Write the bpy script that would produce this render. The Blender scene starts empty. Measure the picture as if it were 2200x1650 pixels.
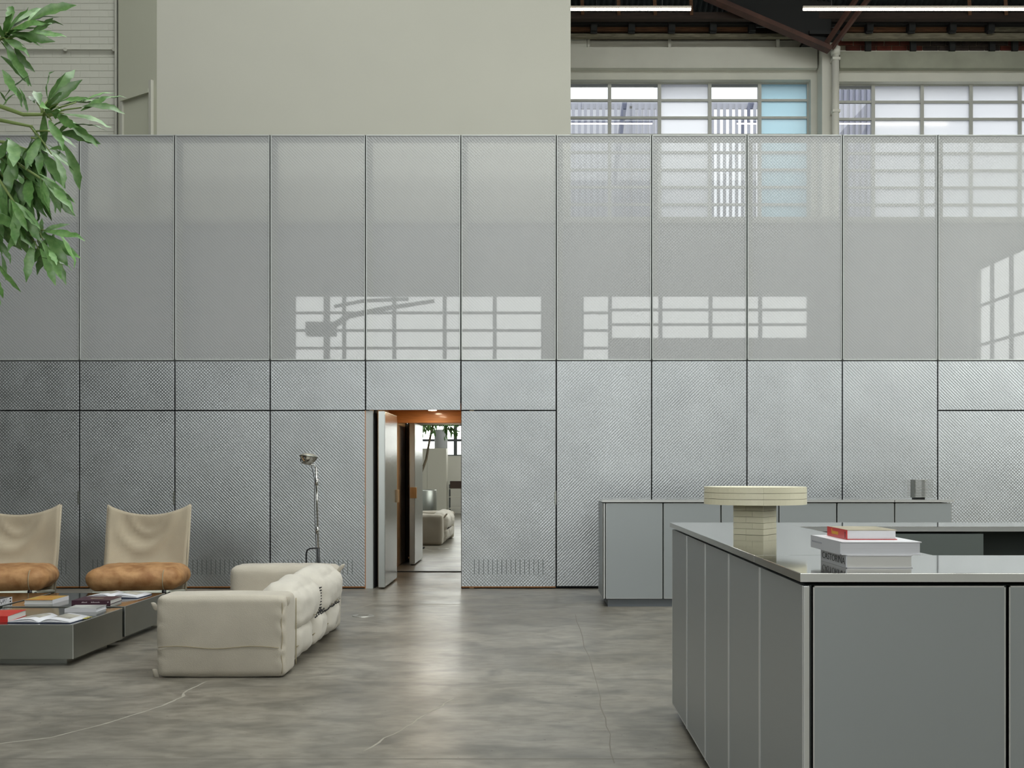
import bpy, bmesh, math, random
from mathutils import Vector, Matrix, Euler, noise

R = math.radians
rnd = random.Random(7)
scene = bpy.context.scene
COL = scene.collection

# ------------------------------------------------------------------ camera, sky, light, exposure
CAM_H, F, CX, HV = 1.39, 2200.0, 1150.0, 1010.0
cam_d = bpy.data.cameras.new('camera')
cam = bpy.data.objects.new('camera', cam_d); COL.objects.link(cam)
cam.location = (0, 0, CAM_H); cam.rotation_euler = (R(90), 0, 0)
cam_d.sensor_width = 36.0; cam_d.lens = 36.0 * F / 2200.0
cam_d.shift_x = (1100 - CX) / 2200.0; cam_d.shift_y = (HV - 825) / 2200.0
cam_d.clip_end = 200
scene.camera = cam

SKY = 7.0
world = bpy.data.worlds.new('overcast_sky'); scene.world = world
world.use_nodes = True
bg = world.node_tree.nodes['Background']
bg.inputs['Color'].default_value = (1.0, 0.997, 0.968, 1)
bg.inputs['Strength'].default_value = SKY

def portal(name, loc, rot, sx, sy):
    l = bpy.data.lights.new(name, 'AREA'); l.shape = 'RECTANGLE'; l.size = sx; l.size_y = sy
    l.cycles.is_portal = True
    o = bpy.data.objects.new(name, l); COL.objects.link(o); o.location = loc; o.rotation_euler = rot
    return o

vs = scene.view_settings
vs.view_transform = 'Standard'; vs.look = 'None'; vs.gamma = 1.0; vs.use_curve_mapping = False
vs.exposure = -0.27
scene.display_settings.display_device = 'sRGB'
cy = scene.cycles
cy.max_bounces = 8; cy.diffuse_bounces = 4; cy.glossy_bounces = 4; cy.transmission_bounces = 6
cy.transparent_max_bounces = 12; cy.sample_clamp_indirect = 6.0; cy.caustics_reflective = False; cy.caustics_refractive = False

# main planes of the place (metres; camera stands at the origin looking along +Y)
YW = 12.0          # metal partition
YB = 16.5          # far wall with windows
YR = -5.0          # rear wall behind the camera
XL, XR = -9.5, 9.5
EAVE, RIDGE, YRIDGE = 8.55, 11.6, 5.75

def P(u, v, y):
    return Vector(((u - CX) * y / F, y, CAM_H - (v - HV) * y / F))

# ------------------------------------------------------------------ materials
def srgb(h):
    h = h.lstrip('#')
    return tuple(((c / 12.92) if c <= 0.04045 else ((c + 0.055) / 1.055) ** 2.4) for c in (int(h[i:i + 2], 16) / 255 for i in (0, 2, 4)))

MATS = {}
def mat(name, color='#808080', rough=0.5, metal=0.0, spec=0.5, vary=0.0, vscale=3.0, vstretch=(1, 1, 1), bump=0.0, bscale=40.0,
        bstretch=(1, 1, 1), rvary=0.0, per_object=0.0, sheen=0.0, coords='pos', color2=None, emit=0.0, coat=0.0, detail=5.0):
    m = bpy.data.materials.new(name); m.use_nodes = True
    nt = m.node_tree; N = nt.nodes; L = nt.links
    b = N['Principled BSDF']
    c = srgb(color) if isinstance(color, str) else color
    b.inputs['Base Color'].default_value = (*c, 1); b.inputs['Roughness'].default_value = rough
    b.inputs['Metallic'].default_value = metal; b.inputs['Specular IOR Level'].default_value = spec
    if sheen: b.inputs['Sheen Weight'].default_value = sheen
    if coat: b.inputs['Coat Weight'].default_value = coat; b.inputs['Coat Roughness'].default_value = 0.08
    if emit:
        b.inputs['Emission Color'].default_value = (*c, 1); b.inputs['Emission Strength'].default_value = emit
    if coords == 'pos':
        g = N.new('ShaderNodeNewGeometry'); src = g.outputs['Position']
    else:
        g = N.new('ShaderNodeTexCoord'); src = g.outputs['Object']
    def noise_tex(scale, stretch, det):
        mp = N.new('ShaderNodeMapping'); L.new(src, mp.inputs['Vector']); mp.inputs['Scale'].default_value = stretch
        n = N.new('ShaderNodeTexNoise'); n.inputs['Scale'].default_value = scale; n.inputs['Detail'].default_value = det
        L.new(mp.outputs['Vector'], n.inputs['Vector']); return n
    colour_out = None
    if vary or color2:
        n = noise_tex(vscale, vstretch, detail)
        rr = N.new('ShaderNodeValToRGB'); L.new(n.outputs['Fac'], rr.inputs['Fac'])
        c2 = srgb(color2) if color2 else tuple(min(1, x * (1 + vary)) for x in c)
        c1 = c if color2 else tuple(x * (1 - vary) for x in c)
        rr.color_ramp.elements[0].position = 0.33; rr.color_ramp.elements[1].position = 0.67
        rr.color_ramp.elements[0].color = (*c1, 1); rr.color_ramp.elements[1].color = (*c2, 1)
        colour_out = rr.outputs['Color']
    if per_object:
        oi = N.new('ShaderNodeObjectInfo'); mr = N.new('ShaderNodeMapRange'); L.new(oi.outputs['Random'], mr.inputs['Value'])
        mr.inputs['To Min'].default_value = 1 - per_object; mr.inputs['To Max'].default_value = 1 + per_object
        mx = N.new('ShaderNodeMix'); mx.data_type = 'RGBA'; mx.blend_type = 'MULTIPLY'; mx.inputs['Factor'].default_value = 1
        cb = N.new('ShaderNodeCombineColor')
        for k in range(3): L.new(mr.outputs['Result'], cb.inputs[k])
        if colour_out: L.new(colour_out, mx.inputs['A'])
        else: mx.inputs['A'].default_value = (*c, 1)
        L.new(cb.outputs['Color'], mx.inputs['B']); colour_out = mx.outputs['Result']
    if colour_out: L.new(colour_out, b.inputs['Base Color'])
    if rvary:
        n = noise_tex(vscale * 1.7, vstretch, 4)
        mr = N.new('ShaderNodeMapRange'); L.new(n.outputs['Fac'], mr.inputs['Value'])
        mr.inputs['From Min'].default_value = 0.3; mr.inputs['From Max'].default_value = 0.7
        mr.inputs['To Min'].default_value = max(0.02, rough - rvary); mr.inputs['To Max'].default_value = rough + rvary
        L.new(mr.outputs['Result'], b.inputs['Roughness'])
    if bump:
        n = noise_tex(bscale, bstretch, 3)
        bp = N.new('ShaderNodeBump'); bp.inputs['Strength'].default_value = bump; bp.inputs['Distance'].default_value = 0.01
        L.new(n.outputs['Fac'], bp.inputs['Height']); L.new(bp.outputs['Normal'], b.inputs['Normal'])
    MATS[name] = m
    return m

def emboss(m, pitch, strength, distance=0.002):
    """fine square-and-diagonal embossing pressed into a metal sheet, in the x-z plane"""
    nt = m.node_tree; N = nt.nodes; L = nt.links; b = N['Principled BSDF']
    g = N.new('ShaderNodeNewGeometry'); sx = N.new('ShaderNodeSeparateXYZ'); L.new(g.outputs['Position'], sx.inputs[0])
    outs = []
    for ax in ('X', 'Z'):
        mu = N.new('ShaderNodeMath'); mu.operation = 'MULTIPLY'; mu.inputs[1].default_value = 2 * math.pi / pitch
        L.new(sx.outputs[ax], mu.inputs[0])
        si = N.new('ShaderNodeMath'); si.operation = 'SINE'; L.new(mu.outputs[0], si.inputs[0]); outs.append(si)
    pr = N.new('ShaderNodeMath'); pr.operation = 'MULTIPLY'; L.new(outs[0].outputs[0], pr.inputs[0]); L.new(outs[1].outputs[0], pr.inputs[1])
    bp = N.new('ShaderNodeBump'); bp.inputs['Strength'].default_value = strength; bp.inputs['Distance'].default_value = distance
    L.new(pr.outputs[0], bp.inputs['Height'])
    old = [l for l in nt.links if l.to_socket == b.inputs['Normal']]
    if old:
        L.new(old[0].from_socket, bp.inputs['Normal'])
    L.new(bp.outputs['Normal'], b.inputs['Normal'])
    return m

def glass_mix(name, parts, pattern=0.0):
    """parts: list of (weight, kind, colour, roughness); mixed in order"""
    m = bpy.data.materials.new(name); m.use_nodes = True; nt = m.node_tree; N = nt.nodes; L = nt.links
    N.remove(N['Principled BSDF']); out = N['Material Output']; nrm = None
    if pattern:
        g = N.new('ShaderNodeNewGeometry'); sx = N.new('ShaderNodeSeparateXYZ'); L.new(g.outputs['Position'], sx.inputs[0]); si = []
        for ax in ('X', 'Z'):
            mu = N.new('ShaderNodeMath'); mu.operation = 'MULTIPLY'; mu.inputs[1].default_value = 2 * math.pi / 0.038; L.new(sx.outputs[ax], mu.inputs[0])
            sn = N.new('ShaderNodeMath'); sn.operation = 'SINE'; L.new(mu.outputs[0], sn.inputs[0]); si.append(sn)
        pr = N.new('ShaderNodeMath'); pr.operation = 'MULTIPLY'; L.new(si[0].outputs[0], pr.inputs[0]); L.new(si[1].outputs[0], pr.inputs[1])
        bp = N.new('ShaderNodeBump'); bp.inputs['Strength'].default_value = pattern; bp.inputs['Distance'].default_value = 0.002
        L.new(pr.outputs[0], bp.inputs['Height']); nrm = bp.outputs['Normal']
    def sh(kind, c, r):
        t = {'transparent': 'ShaderNodeBsdfTransparent', 'diffuse': 'ShaderNodeBsdfDiffuse', 'translucent': 'ShaderNodeBsdfTranslucent',
             'glossy': 'ShaderNodeBsdfGlossy'}[kind]
        s = N.new(t); s.inputs['Color'].default_value = (*c, 1)
        if 'Roughness' in s.inputs and kind == 'glossy': s.inputs['Roughness'].default_value = r
        if nrm is not None and kind in ('diffuse', 'glossy') and not (kind == 'glossy' and r < 0.05): L.new(nrm, s.inputs['Normal'])
        return s.outputs[0]
    tot = parts[0][0]; cur = sh(*parts[0][1:])
    for w, k, c, r in parts[1:]:
        mx = N.new('ShaderNodeMixShader'); tot += w; mx.inputs[0].default_value = w / tot
        L.new(cur, mx.inputs[1]); L.new(sh(k, c, r), mx.inputs[2]); cur = mx.outputs[0]
    L.new(cur, out.inputs['Surface']); MATS[name] = m
    return m

def concrete():
    m = mat('concrete', '#7f7a6e', rough=0.34, spec=0.5)
    nt = m.node_tree; N = nt.nodes; L = nt.links; b = N['Principled BSDF']
    g = N.new('ShaderNodeNewGeometry')
    def nz(scale, det, dist=0.0, stretch=(1, 1, 1)):
        mp = N.new('ShaderNodeMapping'); mp.inputs['Scale'].default_value = stretch; L.new(g.outputs['Position'], mp.inputs['Vector'])
        n = N.new('ShaderNodeTexNoise'); n.inputs['Scale'].default_value = scale; n.inputs['Detail'].default_value = det; n.inputs['Distortion'].default_value = dist
        L.new(mp.outputs['Vector'], n.inputs['Vector']); return n.outputs['Fac']
    def ramp(fac, p0, c0, p1, c1):
        r = N.new('ShaderNodeValToRGB'); r.color_ramp.elements[0].position = p0; r.color_ramp.elements[1].position = p1
        r.color_ramp.elements[0].color = (*c0, 1); r.color_ramp.elements[1].color = (*c1, 1); L.new(fac, r.inputs['Fac']); return r.outputs['Color']
    def mul(a, c, f=1.0):
        x = N.new('ShaderNodeMix'); x.data_type = 'RGBA'; x.blend_type = 'MULTIPLY'; x.inputs['Factor'].default_value = f
        L.new(a, x.inputs['A']); L.new(c, x.inputs['B']); return x.outputs['Result']
    base = ramp(nz(0.55, 6, 0.4), 0.36, srgb('#6b665c'), 0.64, srgb('#8a867d'))
    c = mul(base, ramp(nz(3.2, 8, 0.8, (0.8, 1.2, 1)), 0.32, (0.60, 0.60, 0.59), 0.60, (1.10, 1.09, 1.07)))
    c = mul(c, ramp(nz(17, 6, 0.3, (0.5, 1, 1)), 0.32, (0.78, 0.77, 0.75), 0.60, (1.06, 1.06, 1.06)))
    c = mul(c, ramp(nz(34, 2), 0.22, (0.35, 0.32, 0.28), 0.30, (1, 1, 1)))
    L.new(c, b.inputs['Base Color'])
    r = N.new('ShaderNodeMapRange'); L.new(nz(1.1, 5, 0.5), r.inputs['Value']); r.inputs['From Min'].default_value = 0.3; r.inputs['From Max'].default_value = 0.7
    r.inputs['To Min'].default_value = 0.29; r.inputs['To Max'].default_value = 0.40; L.new(r.outputs['Result'], b.inputs['Roughness'])
    bp = N.new('ShaderNodeBump'); bp.inputs['Strength'].default_value = 0.02; bp.inputs['Distance'].default_value = 0.004
    L.new(nz(25, 4), bp.inputs['Height']); L.new(bp.outputs['Normal'], b.inputs['Normal'])
concrete()
emboss(mat('aluminium', '#bfc3c6', rough=0.44, metal=1.0, vary=0.05, vscale=2.2, rvary=0.05, per_object=0.05), 0.038, 0.55)
mat('aluminium_frame', '#b9bdbb', rough=0.35, metal=1.0)
mat('rail_light', '#c6cac8', rough=0.4, metal=0.35)
mat('steel_brushed', '#a0a39d', rough=0.34, metal=1.0, vary=0.03, vscale=3.0, vstretch=(1, 1, 2), rvary=0.02)
mat('steel_polished', '#d8d8d3', rough=0.07, metal=1.0)
mat('steel_edge', '#d2d4d3', rough=0.3, metal=0.6)
mat('chrome', '#c8c8c4', rough=0.08, metal=1.0)
mat('laminate_grey', '#a0a6a8', rough=0.40, metal=0.5, spec=0.45)
mat('plinth_grey', '#6a7076', rough=0.5)
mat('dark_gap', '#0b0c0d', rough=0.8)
mat('black_metal', '#15171a', rough=0.4)
mat('plaster_white', '#b7b6ab', rough=0.85, bump=0.04, bscale=25, vary=0.015, vscale=1.2)
mat('plaster_green', '#b9baa8', rough=0.85, bump=0.04, bscale=25)
mat('wall_inner_grey', '#a6a8a9', rough=0.8)
mat('brick_painted', '#b9b9ae', rough=0.8, bump=0.08, bscale=30, per_object=0.012)
mat('mortar_painted', '#b4b4a9', rough=0.9)
mat('brick_red', '#5c2a1e', rough=0.85, vary=0.3, vscale=9, bump=0.2, bscale=40, per_object=0.25)
mat('brick_dark', '#38302c', rough=0.85, vary=0.3, vscale=9, bump=0.2, bscale=40, per_object=0.25)
mat('mortar_grey', '#7d7666', rough=0.95)
mat('far_plaster', '#cfcfc6', rough=0.85, vary=0.04, vscale=2)
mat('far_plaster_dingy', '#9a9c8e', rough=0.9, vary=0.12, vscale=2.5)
mat('rear_wall', '#c3c1b8', rough=0.85, vary=0.05, vscale=1.0)
mat('left_wall', '#3f3e38', rough=0.9, vary=0.1, vscale=1.0)
mat('roof_sheet', '#2c3436', rough=0.6, metal=0.3)
mat('timber_dark', '#2a1d16', rough=0.8, vary=0.35, vscale=4, vstretch=(1, 10, 10))
mat('timber_brown', '#5b3d26', rough=0.8, vary=0.4, vscale=5, vstretch=(1, 10, 10))
mat('timber_grey', '#6d6858', rough=0.85, vary=0.3, vscale=7, vstretch=(1, 8, 8))
mat('steel_rust', '#4a2f26', rough=0.7, vary=0.25, vscale=4)
mat('steel_black', '#0d0f10', rough=0.75)
mat('ply_warm', '#b5763c', rough=0.5, vary=0.18, vscale=4, vstretch=(1, 6, 14), coat=0.2)
mat('ply_pale', '#c2a783', rough=0.5, vary=0.12, vscale=4, vstretch=(8, 8, 1))
mat('jamb_white', '#bfc3c2', rough=0.5)
mat('canvas', '#b9b2a4', rough=0.9, vary=0.05, vscale=5, bump=0.25, bscale=220, sheen=0.2)
mat('canvas_pale', '#c9c4b9', rough=0.9, vary=0.05, vscale=6, bump=0.25, bscale=200, sheen=0.2)
mat('canvas_chair', '#ada28d', rough=0.9, vary=0.06, vscale=4, bump=0.3, bscale=260, sheen=0.2)
mat('thread_tan', '#a0967c', rough=0.9)
mat('leather_tan', '#8f6238', rough=0.65, color2='#bb9061', vscale=9, bump=0.25, bscale=35, detail=8)
mat('frame_pale', '#b9bcb0', rough=0.4)
mat('lego_yellow', '#ece7cc', rough=0.35, per_object=0.03, spec=0.5)
mat('paper', '#d9d8d4', rough=0.8)
mat('paper_cool', '#d4d5da', rough=0.8, vary=0.06, vscale=3, vstretch=(1, 1, 250))
mat('cover_white', '#dcdce0', rough=0.4)
mat('cover_grey', '#d5d7dc', rough=0.4)
mat('cover_red', '#c4241f', rough=0.35)
mat('cover_purple', '#3d1d2d', rough=0.4)
mat('cover_yellow', '#b39a3e', rough=0.4, color2='#b9772c', vscale=9)
mat('cover_beige', '#b9ae97', rough=0.4, color2='#8f8a72', vscale=12)
mat('cover_photo', '#8a8d8d', rough=0.35, color2='#c9c9c5', vscale=7)
mat('page_photo', '#8f8c82', rough=0.6, color2='#b8b4a8', vscale=8)
mat('cover_black', '#1a1b1f', rough=0.4)
mat('ink_black', '#16161a', rough=0.6)
mat('ink_yellow', '#c9a12c', rough=0.5)
mat('ink_white', '#cfc4c6', rough=0.6)
mat('ink_grey', '#9a9da6', rough=0.6)
mat('tab_yellow', '#c9bd3a', rough=0.6)
mat('navy', '#1d2a4a', rough=0.5)
mat('leaf', '#527f40', rough=0.38, spec=0.6, color2='#789c5e', vscale=6, per_object=0.28, coords='obj')
mat('bark', '#6f6450', rough=0.8, vary=0.2, vscale=12)
mat('stem_green', '#7c8f52', rough=0.6)
mat('soil', '#2b2018', rough=0.95)
mat('cabinet_white', '#bdbbae', rough=0.5)
mat('brown_box', '#3a2a20', rough=0.7)
mat('lamp_glass', '#9c988a', rough=0.2, metal=0.3, coat=0.6)
mat('tube_white', (1.0, 0.93, 0.82), emit=26.0)
mat('warm_lamp', (1.0, 0.80, 0.56), emit=260.0)
mat('tube_housing', '#c9bfb2', rough=0.5)
mat('drain', '#9c9b94', rough=0.35, metal=0.5)
mat('crack', '#9b978b', rough=0.6)
mat('joint_dark', '#77736a', rough=0.6)
mat('outside_ground', '#6b6b68', rough=0.9)
mat('cladding', '#a4a5b2', rough=0.6)
mat('fence_slat', '#8f93a6', rough=0.6)
mat('outside_wall', '#b5b7be', rough=0.7)
mat('window_steel', '#b7b9b4', rough=0.5)
mat('window_steel_dark', '#44484a', rough=0.5)
mat('mirror', (0.9, 0.9, 0.88), rough=0.0, metal=1.0)
glass_mix('screen_glass', [(0.61, 'transparent', (0.97, 0.98, 0.97), 0), (0.33, 'diffuse', (0.66, 0.67, 0.685), 0), (0.04, 'glossy', (1, 1, 1), 0.012), (0.06, 'glossy', (0.9, 0.9, 0.9), 0.30)], pattern=0.7)
glass_mix('window_clear', [(0.95, 'transparent', (0.26, 0.275, 0.305), 0), (0.05, 'glossy', (1, 1, 1), 0.01)])
glass_mix('window_frosted', [(0.95, 'translucent', (0.30, 0.315, 0.34), 0), (0.05, 'glossy', (1, 1, 1), 0.1)])
glass_mix('window_blue', [(0.96, 'translucent', (0.14, 0.24, 0.285), 0), (0.04, 'glossy', (1, 1, 1), 0.2)])
glass_mix('rear_glass', [(0.96, 'transparent', (0.92, 0.95, 0.95), 0), (0.04, 'glossy', (1, 1, 1), 0.02)])
M = MATS

# ------------------------------------------------------------------ mesh helpers
class G:
    """collects shapes; build() links them as one mesh object"""
    def __init__(self): self.v = []; self.f = []
    def add(self, vs_, fs_):
        n = len(self.v); self.v += [tuple(p) for p in vs_]; self.f += [tuple(i + n for i in f) for f in fs_]; return self
    def box(self, x0, x1, y0, y1, z0, z1, bevel=0.0):
        if bevel <= 0:
            vs_ = [(x0, y0, z0), (x1, y0, z0), (x1, y1, z0), (x0, y1, z0), (x0, y0, z1), (x1, y0, z1), (x1, y1, z1), (x0, y1, z1)]
            return self.add(vs_, [(0, 3, 2, 1), (4, 5, 6, 7), (0, 1, 5, 4), (1, 2, 6, 5), (2, 3, 7, 6), (3, 0, 4, 7)])
        bm = bmesh.new(); bmesh.ops.create_cube(bm, size=1.0)
        bmesh.ops.scale(bm, vec=(x1 - x0, y1 - y0, z1 - z0), verts=bm.verts)
        bmesh.ops.translate(bm, vec=((x0 + x1) / 2, (y0 + y1) / 2, (z0 + z1) / 2), verts=bm.verts)
        bmesh.ops.bevel(bm, geom=bm.edges[:], offset=bevel, segments=2, affect='EDGES', profile=0.6)
        bm.verts.index_update(); self.add([v.co[:] for v in bm.verts], [[v.index for v in f.verts] for f in bm.faces]); bm.free()
        return self
    def cyl(self, p0, p1, r0, r1=None, n=16, caps=True):
        p0, p1 = Vector(p0), Vector(p1); r1 = r0 if r1 is None else r1
        d = (p1 - p0).normalized(); a = d.orthogonal().normalized(); b = d.cross(a)
        vs_ = []
        for p, r in ((p0, r0), (p1, r1)):
            for k in range(n):
                t = 2 * math.pi * k / n; vs_.append(p + (a * math.cos(t) + b * math.sin(t)) * r)
        fs_ = [(k, (k + 1) % n, n + (k + 1) % n, n + k) for k in range(n)]
        if caps: fs_ += [tuple(range(n - 1, -1, -1)), tuple(range(n, 2 * n))]
        return self.add(vs_, fs_)
    def tube(self, pts, r, n=8, r_end=None):
        pts = [Vector(p) for p in pts]; m = len(pts); rings = []
        a = None
        for i, p in enumerate(pts):
            d = (pts[min(i + 1, m - 1)] - pts[max(i - 1, 0)]).normalized()
            if a is None: a = d.orthogonal().normalized()
            else:
                a = (a - d * a.dot(d)); a = a.normalized() if a.length > 1e-6 else d.orthogonal().normalized()
            b = d.cross(a); rr = r if r_end is None else r + (r_end - r) * i / (m - 1)
            rings.append([p + (a * math.cos(2 * math.pi * k / n) + b * math.sin(2 * math.pi * k / n)) * rr for k in range(n)])
        vs_ = [q for ring in rings for q in ring]; fs_ = []
        for i in range(m - 1):
            for k in range(n):
                fs_.append((i * n + k, i * n + (k + 1) % n, (i + 1) * n + (k + 1) % n, (i + 1) * n + k))
        fs_ += [tuple(range(n - 1, -1, -1)), tuple(range((m - 1) * n, m * n))]
        return self.add(vs_, fs_)
    def beam(self, p0, p1, w, h, up=(0, 0, 1)):
        """rectangular bar from p0 to p1, h measured along up"""
        p0, p1 = Vector(p0), Vector(p1); d = (p1 - p0).normalized(); s = d.cross(Vector(up)).normalized(); t = s.cross(d).normalized()
        vs_ = []
        for p in (p0, p1):
            for a, b in ((-1, -1), (1, -1), (1, 1), (-1, 1)): vs_.append(p + s * a * w / 2 + t * b * h / 2)
        return self.add(vs_, [(0, 1, 2, 3), (7, 6, 5, 4), (0, 4, 5, 1), (1, 5, 6, 2), (2, 6, 7, 3), (3, 7, 4, 0)])
    def lathe(self, prof, n=32, at=(0, 0, 0), tilt=None):
        vs_ = []
        for r, z in prof:
            for k in range(n):
                t = 2 * math.pi * k / n; vs_.append(Vector((r * math.cos(t), r * math.sin(t), z)))
        if tilt is not None: vs_ = [tilt @ q for q in vs_]
        vs_ = [q + Vector(at) for q in vs_]
        fs_ = []
        for i in range(len(prof) - 1):
            for k in range(n): fs_.append((i * n + k, i * n + (k + 1) % n, (i + 1) * n + (k + 1) % n, (i + 1) * n + k))
        fs_ += [tuple(range(n - 1, -1, -1)), tuple(range((len(prof) - 1) * n, len(prof) * n))]
        return self.add(vs_, fs_)
    def mesh(self, name, smooth=False, shift=(0, 0, 0)):
        me = bpy.data.meshes.new(name)
        s = Vector(shift)
        me.from_pydata([tuple(Vector(p) + s) for p in self.v], [], self.f); me.update()
        bm = bmesh.new(); bm.from_mesh(me); bmesh.ops.recalc_face_normals(bm, faces=bm.faces); bm.to_mesh(me); bm.free()
        if smooth:
            me.polygons.foreach_set('use_smooth', [True] * len(me.polygons))
        return me
    def build(self, name, material, parent=None, smooth=False, world=False, loc=None):
        """world=True: the coordinates are world ones, parent is an unrotated thing (or a part of it)"""
        sh = (0, 0, 0)
        if world and parent is not None:
            q = parent; off = Vector((0, 0, 0))
            while q is not None: off += q.location; q = q.parent
            sh = -off
        return link(name, self.mesh(name, smooth, sh), material, parent, loc)

def link(name, me, material, parent=None, loc=None):
    if material is not None and not me.materials: me.materials.append(M[material] if isinstance(material, str) else material)
    o = bpy.data.objects.new(name, me); COL.objects.link(o)
    if parent is not None: o.parent = parent
    if loc is not None: o.location = loc
    return o

def tag(o, label, cat=None, group=None, kind=None):
    o['label'] = label
    if cat: o['category'] = cat
    if group: o['group'] = group
    if kind: o['kind'] = kind
    return o

def thing(name, label, cat, loc=(0, 0, 0), rz=0.0, group=None, kind=None):
    o = bpy.data.objects.new(name, None); COL.objects.link(o); o.empty_display_size = 0.1
    o.location = loc; o.rotation_euler = (0, 0, rz)
    return tag(o, label, cat, group, kind)

def struct(name, g, material, label, parent=None):
    o = g.build(name, material, parent)
    return tag(o, label, kind='structure')

def group_struct(name, label, loc=(0, 0, 0)):
    o = bpy.data.objects.new(name, None); COL.objects.link(o); o.location = loc
    return tag(o, label, kind='structure')

def text(name, body, size, material, parent, loc, rot, sx=1.0, align='CENTER', fit=None):
    c = bpy.data.curves.new(name, 'FONT'); c.body = body; c.size = size; c.extrude = 0.0003; c.align_x = align; c.align_y = 'CENTER'
    c.resolution_u = 3; c.offset = -0.0004; c.materials.append(M[material])
    tmp = bpy.data.objects.new(name, c); COL.objects.link(tmp); bpy.context.view_layer.update()
    me = bpy.data.meshes.new_from_object(tmp.evaluated_get(bpy.context.evaluated_depsgraph_get())); me.name = name
    bpy.data.objects.remove(tmp, do_unlink=True); bpy.data.curves.remove(c)
    if fit: xs_ = [v.co.x for v in me.vertices]; sx = fit / (max(xs_) - min(xs_))
    o = link(name, me, material, parent, loc); o.rotation_euler = rot; o.scale = (sx, 1, 1)
    return o

def pillow(sx, sy, sz, r=0.06, bulge=(0.02, 0.02, 0.02), n=18, wr=0.006, wscale=6.0, seed=0.0, squash=0.0, ridges=0.0):
    """soft rounded block centred on the origin with bulging faces and small creases; returns a G"""
    bm = bmesh.new(); bmesh.ops.create_cube(bm, size=2.0)
    bmesh.ops.subdivide_edges(bm, edges=bm.edges[:], cuts=n - 1, use_grid_fill=True)
    h = Vector((sx / 2, sy / 2, sz / 2)); r = min(r, *(0.98 * q for q in h))
    for v in bm.verts:
        q = v.co.copy(); a, b, c = q
        p = Vector((a * h.x, b * h.y, c * h.z))
        inn = Vector([max(-(h[k] - r), min(h[k] - r, p[k])) for k in range(3)])
        d = p - inn
        if d.length > 1e-9:
            m = max(abs(d.x), abs(d.y), abs(d.z)); p = inn + d.normalized() * min(r, m if m > 0 else r)
        if abs(a) > 0.999: p.x += math.copysign(bulge[0] * (1 - b * b) * (1 - c * c), a)
        if abs(b) > 0.999: p.y += math.copysign(bulge[1] * (1 - a * a) * (1 - c * c), b)
        if abs(c) > 0.999: p.z += math.copysign(bulge[2] * (1 - a * a) * (1 - b * b), c)
        dirn = Vector((a * h.y * h.z, b * h.x * h.z, c * h.x * h.y)).normalized()
        w = noise.noise((p + Vector((seed, seed * 2.3, 0))) * wscale) * wr + noise.noise((p + Vector((seed, 5, seed))) * wscale * 3.1) * wr * 0.4
        p += dirn * w
        if ridges:
            e = max(0.0, 1 - (1 - min(abs(a), abs(b))) * 6) if abs(c) < 0.999 else 0
            p += dirn * ridges * e * math.sin(p.z * 55 + noise.noise(p * 9) * 5)
        v.co = p
    bm.verts.index_update(); g = G(); g.add([v.co[:] for v in bm.verts], [[v.index for v in f.verts] for f in bm.faces]); bm.free()
    return g

def shifted(g, d):
    d = Vector(d); g.v = [tuple(Vector(p) + d) for p in g.v]; return g

# ------------------------------------------------------------------ the room shell
floor = struct('floor', G().box(XL - 0.3, XR + 0.3, YR - 0.3, YB + 0.3, -0.2, 0.0), 'concrete', 'polished grey concrete floor of the whole hall')

def ribbon(pts, w, z=0.0006):
    g = G(); L_ = []; R_ = []
    for i, p in enumerate(pts):
        d = Vector(pts[min(i + 1, len(pts) - 1)]) - Vector(pts[max(i - 1, 0)]); d = Vector((d.x, d.y, 0)).normalized(); s = Vector((-d.y, d.x, 0))
        ww = w * (0.6 + 0.8 * rnd.random()) / 2
        L_.append((p[0] + s.x * ww, p[1] + s.y * ww, z)); R_.append((p[0] - s.x * ww, p[1] - s.y * ww, z))
    n = len(pts); g.add(L_ + R_, [(i, i + 1, n + i + 1, n + i) for i in range(n - 1)]); return g

def floor_pt(u, v):
    y = CAM_H * F / (v - HV); return ((u - CX) * y / F, y)
def wiggle(pts, n=10, amp=0.02):
    out = []
    for a, b in zip(pts[:-1], pts[1:]):
        for k in range(n):
            t = k / n; out.append((a[0] + (b[0] - a[0]) * t + rnd.uniform(-amp, amp), a[1] + (b[1] - a[1]) * t + rnd.uniform(-amp, amp)))
    return out + [pts[-1]]
ribbon(wiggle([floor_pt(*q) for q in ((-60, 1605), (110, 1585), (250, 1548), (350, 1516), (392, 1497), (398, 1485), (445, 1464))], 6, 0.006), 0.016).build('filled_crack', 'crack', floor)
ribbon(wiggle([floor_pt(*q) for q in ((780, 1615), (900, 1545), (975, 1500))], 8, 0.012), 0.010).build('filled_crack', 'crack', floor)
ribbon([floor_pt(700, 1325), floor_pt(800, 1298), floor_pt(1300, 1299)], 0.022).build('slab_joint', 'crack', floor)
ribbon(wiggle([floor_pt(1235, 1320), floor_pt(1290, 1500), floor_pt(1320, 1640)], 8, 0.012), 0.006).build('slab_joint', 'joint_dark', floor)
ribbon([(XL, 4.93), (0.9, 4.93)], 0.01).build('slab_joint', 'joint_dark', floor)

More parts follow.
